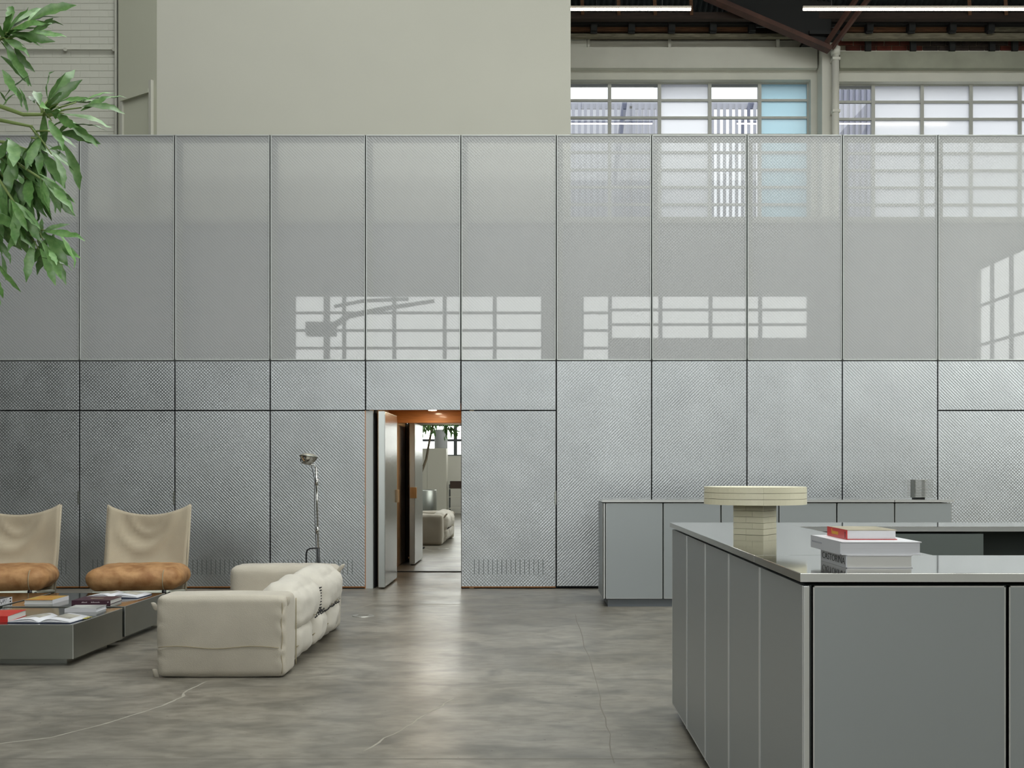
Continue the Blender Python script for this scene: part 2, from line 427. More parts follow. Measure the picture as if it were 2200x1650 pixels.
struct('wall_left', G().box(XL - 0.3, XL, YR - 0.3, YB + 0.3, 0, RIDGE + 0.3), 'left_wall', 'dark side wall left of the hall')
RW = (1.5, 8.5, 2.4, 5.8)       # unseen window band added to the right-hand wall for side light: y0, y1, z0, z1
struct('wall_right', G().box(XR, XR + 0.3, YR - 0.3, RW[0], 0, RIDGE + 0.3).box(XR, XR + 0.3, RW[1], YB + 0.3, 0, RIDGE + 0.3)
       .box(XR, XR + 0.3, RW[0], RW[1], 0, RW[2]).box(XR, XR + 0.3, RW[0], RW[1], RW[3], RIDGE + 0.3), 'rear_wall', 'pale side wall right of the hall')
w6 = group_struct('added_side_window', 'unseen steel-framed window added in the side wall for light', (XR + 0.15, RW[0], RW[2]))
for k in range(9):
    y = RW[0] + (RW[1] - RW[0]) * k / 8; G().box(XR + 0.12, XR + 0.18, y - 0.04, y + 0.04, RW[2], RW[3]).build('mullion', 'window_steel_dark', w6, world=True)
for k in range(5):
    z = RW[2] + (RW[3] - RW[2]) * k / 4; G().box(XR + 0.13, XR + 0.17, RW[0], RW[1], z - 0.03, z + 0.03).build('glazing_bar', 'window_steel_dark', w6, world=True)
for k in range(8):
    for r_ in range(4):
        y0 = RW[0] + 0.875 * k; z0 = RW[2] + 0.85 * r_
        G().add([(XR + 0.15, y0, z0), (XR + 0.15, y0 + 0.875, z0), (XR + 0.15, y0 + 0.875, z0 + 0.85), (XR + 0.15, y0, z0 + 0.85)], [(0, 1, 2, 3)]).build('pane', 'rear_glass', w6, world=True)
portal('window_daylight', (XR - 0.02, (RW[0] + RW[1]) / 2, (RW[2] + RW[3]) / 2), (0, R(90), 0), RW[3] - RW[2], RW[1] - RW[0])  # daylight through the added side window

# roof: corrugated sheet on two slopes, with unseen skylights added to let in daylight
def roof_z(y):
    return EAVE + (RIDGE - EAVE) * ((YB - y) / (YB - YRIDGE) if y > YRIDGE else (y - YR) / (YRIDGE - YR))
def corrugated(y0, y1, pitch=0.09, amp=0.018, xa=XL - 0.3, xb=XR + 0.3):
    xs = []; x = xa
    while x < xb: xs.append(x); x += pitch / 4
    g = G(); vs_ = []
    for i, x in enumerate(xs):
        o = amp * (0, 1, 0, -1)[i % 4]
        vs_ += [(x, y0, roof_z(y0) + o), (x, y1, roof_z(y1) + o)]
    return g.add(vs_, [(2 * i, 2 * i + 2, 2 * i + 3, 2 * i + 1) for i in range(len(xs) - 1)])
ADDED_SKYL = [(1.5, 5.3, -4.5, 9.4), (6.2, 9.6, -3.0, 9.4), (9.9, 11.4, -8.8, -1.6)]     # y0, y1, x0, x1
edges = sorted({YR - 0.3, YRIDGE, YB + 0.3, *[s_[0] for s_ in ADDED_SKYL], *[s_[1] for s_ in ADDED_SKYL]}); gr = G()
for a, b in zip(edges[:-1], edges[1:]):
    row_ = [s_ for s_ in ADDED_SKYL if abs(a - s_[0]) < 1e-6 and abs(b - s_[1]) < 1e-6]
    for xa, xb in ([(XL - 0.3, row_[0][2]), (row_[0][3], XR + 0.3)] if row_ else [(XL - 0.3, XR + 0.3)]):
        q = corrugated(a, b, xa=xa, xb=xb); gr.add(q.v, q.f)
ceiling = struct('ceiling', gr, 'roof_sheet', 'dark corrugated metal roof above the hall')
glass_mix('added_skylight_sheet', [(1.0, 'transparent', (0.9, 0.93, 0.93), 0), (0.05, 'glossy', (1, 1, 1), 0.1)])
for y0, y1, xs0, xs1 in ADDED_SKYL:
    n = 4; w = (xs1 - xs0) / n
    for k in range(n):
        x0 = xs0 + k * w
        g = G().add([(x0 + 0.06, y0, roof_z(y0)), (x0 + w - 0.06, y0, roof_z(y0)), (x0 + w - 0.06, y1, roof_z(y1)), (x0 + 0.06, y1, roof_z(y1))], [(0, 1, 2, 3)])
        g.build('added_skylight_panel', 'added_skylight_sheet', ceiling)
        G().beam((x0, y0, roof_z(y0)), (x0, y1, roof_z(y1)), 0.12, 0.15).build('added_skylight_bar', 'steel_black', ceiling)
    ym = (y0 + y1) / 2; sl = math.atan2(roof_z(y1) - roof_z(y0), y1 - y0)
    portal('added_skylight_daylight', ((xs0 + xs1) / 2, ym, roof_z(ym) - 0.12), (sl, 0, 0), xs1 - xs0, (y1 - y0) / math.cos(sl))
struct('added_outdoor_ground', G().box(-90, 90, -90, 120, -0.6, -0.5), 'outside_ground', 'unseen asphalt ground added outside to block light from below')  # added ground, keeps out sky light from below the horizon

# rear wall with tall steel windows (seen only as reflections)
ROWH = 0.50
WA = (-6.85, 0.22, 1.85, 6.35)      # window A: x0, x1, z0, z1
WB0 = (1.32, 2.12, 1.85, 6.35)
WB1 = (2.12, 7.76, 5.10, 6.35)
holes = [WA, WB0, WB1]
def wall_with_holes(x0, x1, z0, z1, y0, y1, holes):
    g = G(); xs = sorted({x0, x1, *[h[0] for h in holes], *[h[1] for h in holes]}); 
    for a, b in zip(xs[:-1], xs[1:]):
        zz = [(z0, z1)]
        for h in holes:
            if h[0] < (a + b) / 2 < h[1]:
                nz = []
                for p, q in zz:
                    if h[2] > p: nz.append((p, min(q, h[2])))
                    if h[3] < q: nz.append((max(p, h[3]), q))
                zz = [t for t in nz if t[1] - t[0] > 1e-6]
        for p, q in zz: g.box(a, b, y0, y1, p, q)
    return g
struct('wall_rear', wall_with_holes(XL, XR, 0, EAVE + 0.3, YR - 0.3, YR, holes), 'rear_wall', 'rear wall of the hall behind the viewer')

def steel_window(name, label, x0, x1, z0, z1, cols, rowh, y, glass, frame='window_steel', bar=0.05, paint=None, top_down=True):
    """cols: list of x of the upright bars, incl. both ends; glass: function(col,row)->material"""
    w = group_struct(name, label, (x0, y, z0))
    nrow = max(1, round((z1 - z0) / rowh))
    for x in cols: G().box(x - bar / 2, x + bar / 2, y - 0.03, y + 0.03, z0, z1).build('mullion', frame, w, world=True)
    for k in range(nrow + 1):
        z = z1 - k * (z1 - z0) / nrow
        G().box(cols[0], cols[-1], y - 0.022, y + 0.022, z - bar * 0.35, z + bar * 0.35).build('glazing_bar', frame, w, world=True)
    cache = {}
    for c, (a, b) in enumerate(zip(cols[:-1], cols[1:])):
        for r in range(nrow):
            zt = z1 - r * (z1 - z0) / nrow; zb = z1 - (r + 1) * (z1 - z0) / nrow
            key = (round(b - a, 3), glass(c, r))
            if key not in cache:
                g = G(); ww = (b - a); hh = (z1 - z0) / nrow
                g.add([(-ww / 2, 0, -hh / 2), (ww / 2, 0, -hh / 2), (ww / 2, 0, hh / 2), (-ww / 2, 0, hh / 2)], [(0, 1, 2, 3)])
                me = g.mesh('pane'); me.materials.append(M[glass(c, r)]); cache[key] = me
            link('pane', cache[key], None, w, ((a + b) / 2 - x0, 0.0, (zt + zb) / 2 - z0))
    return w
step = 1.414
colsA = [WA[0], WA[0] + 0.14 + 0.0] + [(-5.42) + step * k for k in range(0, 4)] + [WA[1]]
colsA = sorted(set(round(c, 3) for c in [WA[0], -5.42, -4.0, -2.57, -1.15, WA[1]]))
steel_window('window_3', 'tall steel-framed window in the rear wall', *WA, colsA, ROWH, YR - 0.05, lambda c, r: 'rear_glass', 'window_steel_dark', 0.11)
steel_window('window_4', 'narrow steel-framed window in the rear wall', *WB0, [WB0[0], WB0[1]], ROWH, YR - 0.05, lambda c, r: 'rear_glass', 'window_steel_dark', 0.11)
steel_window('window_5', 'high steel-framed window band in the rear wall', *WB1, [2.12, 3.55, 4.97, 6.38, 7.76], 0.47, YR - 0.05, lambda c, r: 'rear_glass', 'window_steel_dark', 0.11)
for h in (WA, WB0, WB1):
    portal('window_daylight', ((h[0] + h[1]) / 2, YR + 0.02, (h[2] + h[3]) / 2), (R(90), 0, 0), h[1] - h[0], h[3] - h[2])

# ------------------------------------------------------------------ far wall, its windows and roof timbers
S = YB / F
def fx(u): return (u - CX) * S
def fz(v): return CAM_H - (v - HV) * S
W1 = (fx(1203), fx(1742), fz(472), fz(171))
W2 = (fx(1803), fx(2420), fz(472), fz(175))
far = struct('wall_back', wall_with_holes(XL, XR, 0, fz(108), YB, YB + 0.35, [W1, W2]), 'far_plaster', 'white plastered far wall behind the mezzanine, with window openings')
c1 = [fx(u) for u in (1203, 1311, 1419, 1528, 1636, 1742)]
kinds1 = ['window_clear', 'window_clear', 'window_frosted', 'window_clear', 'window_blue']
steel_window('window_1', 'steel-framed industrial window with one pale blue column of panes', *W1, c1, 37.6 * S, YB + 0.16,
             lambda c, r: kinds1[c], 'window_steel', 0.055)
c2 = [fx(u) for u in (1803, 1882, 1988, 2094, 2200, 2310, 2420)]
kinds2 = ['window_clear', 'window_frosted', 'window_frosted', 'window_frosted', 'window_frosted', 'window_frosted']
steel_window('window_2', 'steel-framed industrial window of frosted panes beside the white pipe', *W2, c2, 37.1 * S, YB + 0.16,
             lambda c, r: kinds2[c], 'window_steel', 0.055)
for i, h in enumerate((W1, W2)):
    portal('window_daylight', ((h[0] + h[1]) / 2, YB + 0.30, (h[2] + h[3]) / 2), (R(-90), 0, 0), h[1] - h[0], h[3] - h[2])
# projecting beam above the windows, pilaster and parapet with small piers
G().box(fx(1203), fx(1752), YB - 0.12, YB, fz(152), fz(108)).build('lintel_beam', 'far_plaster', far)
G().box(fx(1800), fx(2420), YB - 0.12, YB, fz(152), fz(117)).build('lintel_beam', 'far_plaster_dingy', far)
G().box(fx(1755), fx(1787), YB - 0.30, YB, fz(500), fz(107)).build('pilaster', 'far_plaster', far)
G().box(fx(1203), fx(1752), YB - 0.02, YB + 0.3, fz(108), fz(80)).build('parapet', 'far_plaster', far)
for a, b in ((1226, 1260), (1261, 1267), (1434, 1440), (1665, 1672)):
    G().box(fx(a), fx(b), YB - 0.10, YB - 0.02, fz(108), fz(84)).build('parapet_pier', 'far_plaster', far)
# brick band right of the pilaster, each brick its own piece
G().box(fx(1800), fx(2430), YB + 0.012, YB + 0.3, fz(110), fz(60)).build('mortar_bed', 'mortar_grey', far)
bw, bh = 33.2 * S, 11.6 * S
bme = {}
for k in ('brick_red', 'brick_dark'):
    bme[k] = G().box(-bw / 2 + 0.008, bw / 2 - 0.008, -0.02, 0.05, -bh / 2 + 0.006, bh / 2 - 0.006).mesh('brick'); bme[k].materials.append(M[k])
for row in range(2):
    for i in range(19):
        u = 1800 + 33.2 * i + (16 if row else 0)
        link('brick', bme['brick_red' if u < 1955 or 2140 < u else 'brick_dark'], None, far, (fx(u + 16.6), YB + 0.012, fz(92.3 + 11.6 * row)))
# roof timbers along the far eave
ty = YB - 0.30
def tpt(u, v, y=ty): return P(u, v, y)
def tbox(name, u0, u1, v0, v1, y, depth, m, parent=ceiling):
    a = P(u0, v1, y); b = P(u1, v0, y); return G().box(a.x, b.x, y, y + depth, a.z, b.z).build(name, m, parent)
tbox('purlin', 1150, 2420, 26, 40, ty - 0.25, 0.12, 'timber_dark')
tbox('eave_angle', 1150, 2420, 41, 52, ty - 0.05, 0.10, 'steel_black')
for a, b in zip((1150, 1280, 1361, 1447, 1536), (1272, 1353, 1439, 1528, 1612)):
    tbox('fascia_board', a, b, 52, 67, ty + 0.06, 0.05, 'timber_brown')
for a, b in zip((1815, 1873, 1963, 2051, 2133, 2220), (1863, 1953, 2042, 2124, 2215, 2300)):
    tbox('fascia_board', a, b, 52, 68, ty + 0.06, 0.05, 'timber_brown' if a < 2120 else 'timber_grey')
for u in (1276, 1357, 1443, 1532, 1616, 1868, 1958, 2046, 2128, 2217):
    g = G(); p = P(u, 44, ty - 0.06); q = P(u, 72, ty - 0.02); g.beam(p, q, 0.05, 0.10, (1, 0, 0)); p2 = P(u, 62, ty - 0.05); g.box(p2.x - 0.05, p2.x + 0.05, p2.y - 0.05, p2.y + 0.1, p2.z - 0.04, p2.z + 0.06)
    g.build('bracket', 'steel_black', ceiling)
tbox('backing_board', 1150, 2420, 60, 84, ty + 0.20, 0.05, 'timber_dark')
tbox('wall_plate', 1150, 1760, 72, 79, ty + 0.02, 0.10, 'timber_grey')
tbox('wall_plate', 1812, 2420, 71, 83, ty + 0.02, 0.10, 'timber_grey')
for u in (1866, 1963, 2047, 2133, 2182, 2230):
    tbox('stub_post', u - 6, u + 6, 83, 109, ty + 0.16, 0.06, 'steel_black')
for k in range(8):
    u = 1250 + 78 * k + (520 if k > 3 else 0)
    G().beam(P(u, 0 - 12, ty - 0.6), P(u + 2, 30, ty - 0.25), 0.05, 0.05).build('batten', 'timber_brown', ceiling)
# steel roof truss that lands on the pilaster
tr = thing('roof_truss', 'rusty brown steel roof truss landing on the white pilaster', 'roof truss', P(1775, 104, YB - 0.55), kind='structure')
a, b = P(1515, -8, YB - 0.75), P(1783, 107, YB - 0.55)
G().beam(a, b, 0.16, 0.07).build('bottom_flange', 'steel_rust', tr, world=True)
wv = [a, b, b + Vector((0.06, 0, 0.95)), a + Vector((0.2, 0, 1.25))]
g = G(); n = [Vector(q) + Vector((0, 0.02, 0.03)) for q in wv] + [Vector(q) + Vector((0, 0.06, 0.03)) for q in wv]
g.add(n, [(0, 1, 2, 3), (7, 6, 5, 4), (0, 4, 5, 1), (1, 5, 6, 2), (2, 6, 7, 3), (3, 7, 4, 0)]); g.build('web_plate', 'steel_black', tr, world=True)
for du in (0, 26):
    G().beam(P(1845 + du, -10, YB - 0.95), P(1768 + du * 0.7, 104, YB - 0.50), 0.055, 0.06).build('brace_bar', 'steel_rust', tr, world=True)
G().box(P(1735, 0, YB - 0.5).x, P(1800, 0, YB - 0.5).x, YB - 0.62, YB - 0.02, fz(108), fz(100)).build('bearing_plate', 'steel_black', tr, world=True)
g = G(); q0 = P(1702, 8, YB - 0.1); g.box(q0.x, q0.x + 0.75, YB - 0.1, YB - 0.02, fz(38), fz(2)); g.build('boarding', 'timber_grey', ceiling)

py_ = YB - 0.40; px_ = P(1795, 0, py_).x
pipe = thing('downpipe', 'white painted downpipe running down beside the pilaster', 'pipe', (px_, py_, 4.3))
G().cyl((px_, py_, 4.3), (px_, py_, P(0, 112, py_).z), 0.055, n=20).build('pipe_run', 'far_plaster', pipe, True, world=True)
G().cyl((px_, py_, P(0, 118, py_).z), (px_, py_, P(0, 102, py_).z), 0.07, 0.075, n=20).build('collar', 'far_plaster', pipe, True, world=True)
for v in (128, 240):
    z = P(0, v, py_).z; G().box(px_ - 0.06, px_ + 0.06, py_ - 0.06, YB - 0.31, z - 0.02, z + 0.02).build('pipe_clip', 'far_plaster', pipe, world=True)

# hanging tube lights over the mezzanine
def tube_light(label, u0, u1, v, y):
    a, b = P(u0, v, y), P(u1, v, y)
    t = thing('tube_light', label, 'light', ((a.x + b.x) / 2, y, a.z), group='hanging tube lights over the mezzanine')
    G().box(a.x, b.x, y - 0.018, y + 0.018, a.z + 0.004, a.z + 0.035).build('housing', 'tube_housing', t, world=True)
    G().box(a.x + 0.005, b.x - 0.005, y - 0.014, y + 0.014, a.z - 0.018, a.z + 0.004).build('tube', 'tube_white', t, world=True)
    for x in (a.x + 0.4, b.x - 0.4):
        G().cyl((x, y, a.z + 0.05), (x, y, roof_z(y) - 0.02), 0.004, n=6).build('wire', 'black_metal', t, world=True)
tube_light('glowing tube light hung beside the white upper wall', 1220, 1485, 19, 14.3)
tube_light('longer glowing tube light hung over the frosted window', 1725, 2330, 19, 14.3)

# outside: ribbed building and slatted fence seen through the clear panes
out = thing('ribbed_building', 'pale ribbed building standing outside the far window', 'building', (3.0, 23.0, -0.5))
def ribs(x0, x1, y, z0, z1, pitch, w, d):
    g = G(); x = x0
    while x < x1: g.box(x, x + w, y - d, y, z0, z1); x += pitch
    return g
G().box(-4, 3.2, 23.0, 23.3, -0.5, 9.6).build('wall', 'outside_wall', out, world=True)
G().box(6.4, 8.3, 23.0, 23.3, -0.5, 12.6).build('wall', 'outside_wall', out, world=True)
rb = ribs(1.9, 3.2, 23.0, -0.5, 9.6, 0.13, 0.06, 0.05); rb.build('cladding', 'cladding', out, world=True)['kind'] = 'stuff'
rb = ribs(6.4, 8.2, 23.0, -0.5, 12.6, 0.13, 0.06, 0.05); rb.build('cladding', 'cladding', out, world=True)['kind'] = 'stuff'
fe = thing('slat_fence', 'grey slatted screen outside the window with blue panes', 'fence', (3.0, 20.0, -0.5))
ribs(-2, 5.6, 20.0, 3.2, 8.55, 0.118, 0.058, 0.03).build('slats', 'fence_slat', fe, world=True)['kind'] = 'stuff'
G().box(-2, 5.6, 20.0, 20.05, 8.45, 8.57).build('top_rail', 'fence_slat', fe, world=True)
G().box(-2, 5.6, 20.0, 20.05, 6.0, 6.1).build('bottom_rail', 'fence_slat', fe, world=True)
for x in (-1.9, 1.8, 5.5): G().box(x, x + 0.1, 20.0, 20.1, -0.5, 8.5).build('fence_post', 'fence_slat', fe, world=True)

# ------------------------------------------------------------------ white upper volume, angled wall and painted brick wall
YU = 12.6
xu0, xu1 = (337 - CX) * YU / F, (1226 - CX) * YU / F
struct('wall_upper', G().box(xu0, xu1, YU, YB, 4.30, 10.4), 'plaster_white', 'plain white upper wall rising above the metal partition')
# angled wall with a door, running back to the brick wall
p0 = Vector((xu0, YU, 0)); dirv = Vector((-1.545, 1.0, 0)).normalized(); p1 = p0 + dirv * 0.82; nrm = Vector((-dirv.y, dirv.x, 0))
if nrm.y > 0: nrm = -nrm
def on_angled(s, z, off=0.0): q = p0 + dirv * s + nrm * off; return (q.x, q.y, z)
def angled_slab(s0, s1, z0, z1, o0, o1):
    vs_ = [on_angled(s, z, o) for z in (z0, z1) for (s, o) in ((s0, o0), (s1, o0), (s1, o1), (s0, o1))]
    return G().add(vs_, [(0, 1, 2, 3), (7, 6, 5, 4), (0, 4, 5, 1), (1, 5, 6, 2), (2, 6, 7, 3), (3, 7, 4, 0)])
def s_of(u):
    k = (u - CX) / F; return (k * p0.y - p0.x) / (dirv.x - k * dirv.y)
struct('wall_angled', angled_slab(0, s_of(254), 4.30, 10.4, -0.2, 0.0), 'plaster_green', 'narrow angled wall at the end of the white upper wall')
sd0, sd1 = s_of(325), s_of(268)
ztop = CAM_H + (HV - 192) * (p0 + dirv * sd0).y / F
dr = group_struct('door_2', 'plain painted door in the angled upper wall', on_angled((sd0 + sd1) / 2, 4.36))
angled_slab(sd0, sd1, 4.36, ztop - 0.05, -0.02, 0.012).build('door_leaf', 'plaster_green', dr, world=True)
angled_slab(sd0 - 0.045, sd0, 4.36, ztop + 0.10, -0.02, 0.04).build('door_casing', 'plaster_white', dr, world=True)
angled_slab(sd0, sd1 + 0.03, ztop - 0.05, ztop, -0.02, 0.045).build('door_casing', 'plaster_green', dr, world=True)
angled_slab(sd1, sd1 + 0.05, 4.36, ztop, -0.02, 0.04).build('door_casing', 'plaster_white', dr, world=True)
YK = 13.12
xk1 = (253 - CX) * YK / F
brick_wall = struct('wall_brick', G().box(XL, xk1, YK + 0.0035, YK + 0.3, 4.30, 10.4), 'mortar_painted', 'white painted brick wall behind the leafy branches')
BW, BH = 0.24, 0.0865
pb = G().box(-BW / 2 + 0.002, BW / 2 - 0.002, -0.0, 0.04, -BH / 2 + 0.003, BH / 2 - 0.003, 0.002).mesh('brick'); pb.materials.append(M['brick_painted'])
zb = 5.25
row = 0
while zb < 7.75:
    for i in range(8):
        x = xk1 - BW / 2 - i * BW - (BW / 2 if row % 2 else 0)
        if x > -8.2: link('brick', pb, None, brick_wall, (x - 0.0, YK, zb))
    if row % 2:
        o = link('half_brick', pb, None, brick_wall, (xk1 - BW / 4, YK, zb)); o.scale = (0.5, 1, 1)
    zb += BH; row += 1
G().tube([P(-200, 104, YK - 0.03), P(247, 106, YK - 0.03)], 0.012).build('conduit', 'brick_painted', brick_wall)
for u in (140, 244): G().cyl(P(u, 106, YK - 0.05), P(u, 106, YK + 0.0), 0.022).build('conduit_clip', 'brick_painted', brick_wall)
G().cyl(P(249, -30, YK - 0.03), P(249, 300, YK - 0.03), 0.018).build('conduit', 'brick_painted', brick_wall)
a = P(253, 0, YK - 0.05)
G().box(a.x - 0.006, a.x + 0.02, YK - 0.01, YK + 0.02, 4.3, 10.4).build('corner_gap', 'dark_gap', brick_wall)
struct('floor_mezzanine', G().box(XL, XR, YW + 0.34, YB, 4.12, 4.30), 'far_plaster', 'mezzanine floor slab behind the partition')

# ------------------------------------------------------------------ metal partition
PW = 204.9 * YW / F
X0 = (1195 - CX) * YW / F
def jx(j): return X0 + j * PW
def wz(v): return CAM_H - (v - HV) * YW / F
Z_TOP, Z_MID, Z_LOW = wz(290), wz(775), wz(882)
J0, J1 = -8, 8
DOOR_J = -2
core = G()
for j in range(J0, J1):
    if j == DOOR_J: core.box(jx(j), jx(j + 1), YW + 0.09, YW + 0.28, Z_LOW + 0.10, Z_MID)
    else: core.box(jx(j), jx(j + 1), YW + 0.035, YW + 0.28, 0, Z_MID)
part = struct('wall_front', core, 'dark_gap', 'embossed aluminium partition wall with a row of glazed panels on top')
gap = 0.007
def panel_mesh(name, h, edge=0.003):
    return G().box(-PW / 2 + gap, PW / 2 - gap, 0, 0.03, 0, h, edge).mesh(name)
tallm = panel_mesh('tall_panel', Z_MID - gap - 0.03); doorm = panel_mesh('door_panel', Z_LOW - gap - 0.025); bandm = panel_mesh('band_panel', Z_MID - Z_LOW - 2 * gap)
for m_ in (tallm, doorm, bandm): m_.materials.append(M['aluminium'])
vent = G()
for k in range(16): vent.box(-0.40 + k * 0.0535 - 0.0035, -0.40 + k * 0.0535 + 0.0035, -0.0012, 0.0, wz(1234), wz(1202))
ventm = vent.mesh('vent_slots')
plym = G().box(-PW / 2 + gap, PW / 2 - gap, 0.002, 0.028, -0.010, 0.0).mesh('plywood_edge'); plym.materials.append(M['ply_warm'])
mat('slot_shadow', '#6d7473', rough=0.6, metal=0.6)
ventm.materials.append(M['slot_shadow'])
pullm = G().box(-0.012, 0.006, -0.006, 0.012, 0, 0.16, 0.002).mesh('edge_pull'); pullm.materials.append(M['steel_brushed'])
for j in range(J0, J1):
    cx_ = (jx(j) + jx(j + 1)) / 2
    if 0 <= j < 4:
        link('tall_panel', tallm, None, part, (cx_, YW, 0.03))
    else:
        link('band_panel', bandm, None, part, (cx_, YW, Z_LOW + gap))
        if j != DOOR_J:
            d = link('door_panel', doorm, None, part, (cx_, YW, 0.025))
            if j <= -1 and j >= -7:
                v_ = link('vent_slots', ventm, None, d, (0, 0, -0.025)); v_['kind'] = 'stuff'
            link('plywood_edge', plym, None, d, (0, 0, 0))
            if j in (-6, -5, -3, -1): link('edge_pull', pullm, None, d, (PW / 2 - gap, 0, wz(1089)))
# upper glazed panels
gh = Z_TOP - Z_MID - gap
gw = PW - 2 * gap
gm = G().box(-gw / 2 + 0.004, gw / 2 - 0.004, 0.0, 0.008, 0.004, gh - 0.004).mesh('glass_panel'); gm.materials.append(M['screen_glass'])
fr_side = G().box(-0.004, 0.004, -0.006, 0.055, 0, gh).mesh('side_rail'); fr_side.materials.append(M['rail_light'])
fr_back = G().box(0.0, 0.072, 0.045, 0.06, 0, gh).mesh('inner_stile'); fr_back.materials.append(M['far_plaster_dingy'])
fr_top = G().box(-gw / 2, gw / 2, -0.006, 0.05, -0.006, 0.006).mesh('top_rail'); fr_top.materials.append(M['rail_light'])
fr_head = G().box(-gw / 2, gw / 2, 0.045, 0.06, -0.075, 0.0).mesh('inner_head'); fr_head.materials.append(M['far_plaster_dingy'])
mull = G().box(-gap, gap, 0.012, 0.07, 0, gh).mesh('joint_mullion'); mull.materials.append(M['dark_gap'])
for j in range(J0, J1):
    cx_ = (jx(j) + jx(j + 1)) / 2
    p_ = link('glass_panel', gm, None, part, (cx_, YW, Z_MID + gap))
    link('side_rail', fr_side, None, p_, (-gw / 2 + 0.004, 0, 0)); link('side_rail', fr_side, None, p_, (gw / 2 - 0.004, 0, 0))
    link('inner_stile', fr_back, None, p_, (-gw / 2, 0, 0))
    link('top_rail', fr_top, None, p_, (0, 0, gh - 0.004)); link('top_rail', fr_top, None, p_, (0, 0, 0.006)); link('inner_head', fr_head, None, p_, (0, 0, gh))
    link('joint_mullion', mull, None, part, (jx(j), YW, Z_MID + gap))
ZC = CAM_H + (HV - 480) * (YW + 0.3) / F
inner = struct('wall_inner', G().box(XL, XR, YW + 0.30, YW + 0.42, Z_MID - 0.3, ZC), 'wall_inner_grey', 'grey balustrade wall behind the glazed panels')
G().box(XL, XR, YW + 0.26, YW + 0.46, ZC, ZC + 0.07).build('coping', 'far_plaster', inner)

# ------------------------------------------------------------------ doorway: passage lined in timber, end wall mirror, open leaf
xd0, xd1 = jx(DOOR_J), jx(DOOR_J + 1)
YM = 13.96
ZL = CAM_H + (HV - 909) * YM / F
psg = group_struct('wall_passage', 'timber lined passage behind the open metal door', (xd0, YW + 0.3, 0))
G().box(xd0 - 0.05, xd0 + 0.005, YW + 0.28, YM, 0, Z_LOW + 0.16).build('timber_lining', 'ply_pale', psg, world=True)
G().box(xd1 + 0.10, xd1 + 0.15, YW + 0.03, YM, 0, Z_LOW + 0.16).build('timber_lining', 'ply_pale', psg, world=True)
G().box(xd0 - 0.05, xd1 + 0.15, YW + 0.09, YM + 0.1, Z_LOW + 0.10, Z_LOW + 0.16).build('timber_soffit', 'ply_warm', psg, world=True)
G().box(xd0 - 0.05, xd1 + 0.15, YM - 0.09, YM - 0.02, ZL, Z_LOW + 0.12).build('timber_lintel', 'ply_warm', psg, world=True)
G().box(xd0 - 0.05, xd1 + 0.2, YM + 0.008, YM + 0.1, 0, 2.6).build('end_backing', 'dark_gap', psg, world=True)
G().box(xd0, xd0 + 0.085, YW + 0.02, YW + 0.16, 0, Z_LOW).build('door_jamb', 'jamb_white', psg, world=True)
G().box(xd0 + 0.085, xd0 + 0.10, YW + 0.10, YW + 0.28, 0, Z_LOW + 0.1).build('jamb_return', 'dark_gap', psg, world=True)
G().box(xd0 - 0.01, xd0, YW + 0.01, YW + 0.03, 0, Z_LOW).build('plywood_edge', 'ply_warm', psg, world=True)
mir = thing('wall_mirror', 'full height mirror closing the end of the timber passage', 'mirror', ((xd0 + xd1) / 2, YM, 0))
G().box(xd0 - 0.05, xd1 + 0.15, YM, YM + 0.006, 0.004, Z_LOW + 0.12).build('mirror_glass', 'mirror', mir, world=True)
G().box(xd0 - 0.05, xd1 + 0.15, YM - 0.012, YM + 0.006, 0.0, 0.012).build('bottom_channel', 'dark_gap', mir, world=True)
for yy in (12.75, 13.45):
    dl = thing('downlight', ('round downlight in the passage ceiling nearest the door' if yy < 13 else 'round downlight in the passage ceiling nearest the mirror'), 'light', (-1.35, yy, Z_LOW + 0.10), group='passage downlights')
    G().lathe([(0.06, -0.012), (0.065, -0.008), (0.065, 0.0)], 24).build('trim_ring', 'jamb_white', dl, True)
    G().cyl((0, 0, -0.016), (0, 0, -0.012), 0.05, n=24).build('lens', 'warm_lamp', dl)
leaf = group_struct('door_1', 'thick embossed metal door leaf standing open at right angles', (-1.80, YW + 0.5, 0))
xl0, xl1 = (813 - CX) * 11.97 / F, (827 - CX) * 11.97 / F
G().box(xl0, xl1, 11.96, 13.00, 0.02, Z_LOW - 0.01, 0.003).build('leaf_core', 'aluminium_frame', leaf, world=True)
mat('aluminium_leaf', '#a9acaa', rough=0.22, metal=1.0, vary=0.05, vscale=2, bump=0.05, bscale=18, bstretch=(1, 1, 3))
G().box(xl1 - 0.002, xl1 + 0.003, 11.97, 12.99, 0.03, Z_LOW - 0.02).build('leaf_skin', 'aluminium_leaf', leaf, world=True)
G().box(xl0 + 0.01, xl1 + 0.028, 12.955, 13.03, 0.98, 1.14, 0.003).build('pull_handle', 'ply_pale', leaf, world=True)
G().box(xl0 - 0.02, xl0 + 0.05, 12.92, 12.98, 0.10, 0.125, 0.004).build('floor_bolt', 'chrome', leaf, world=True)

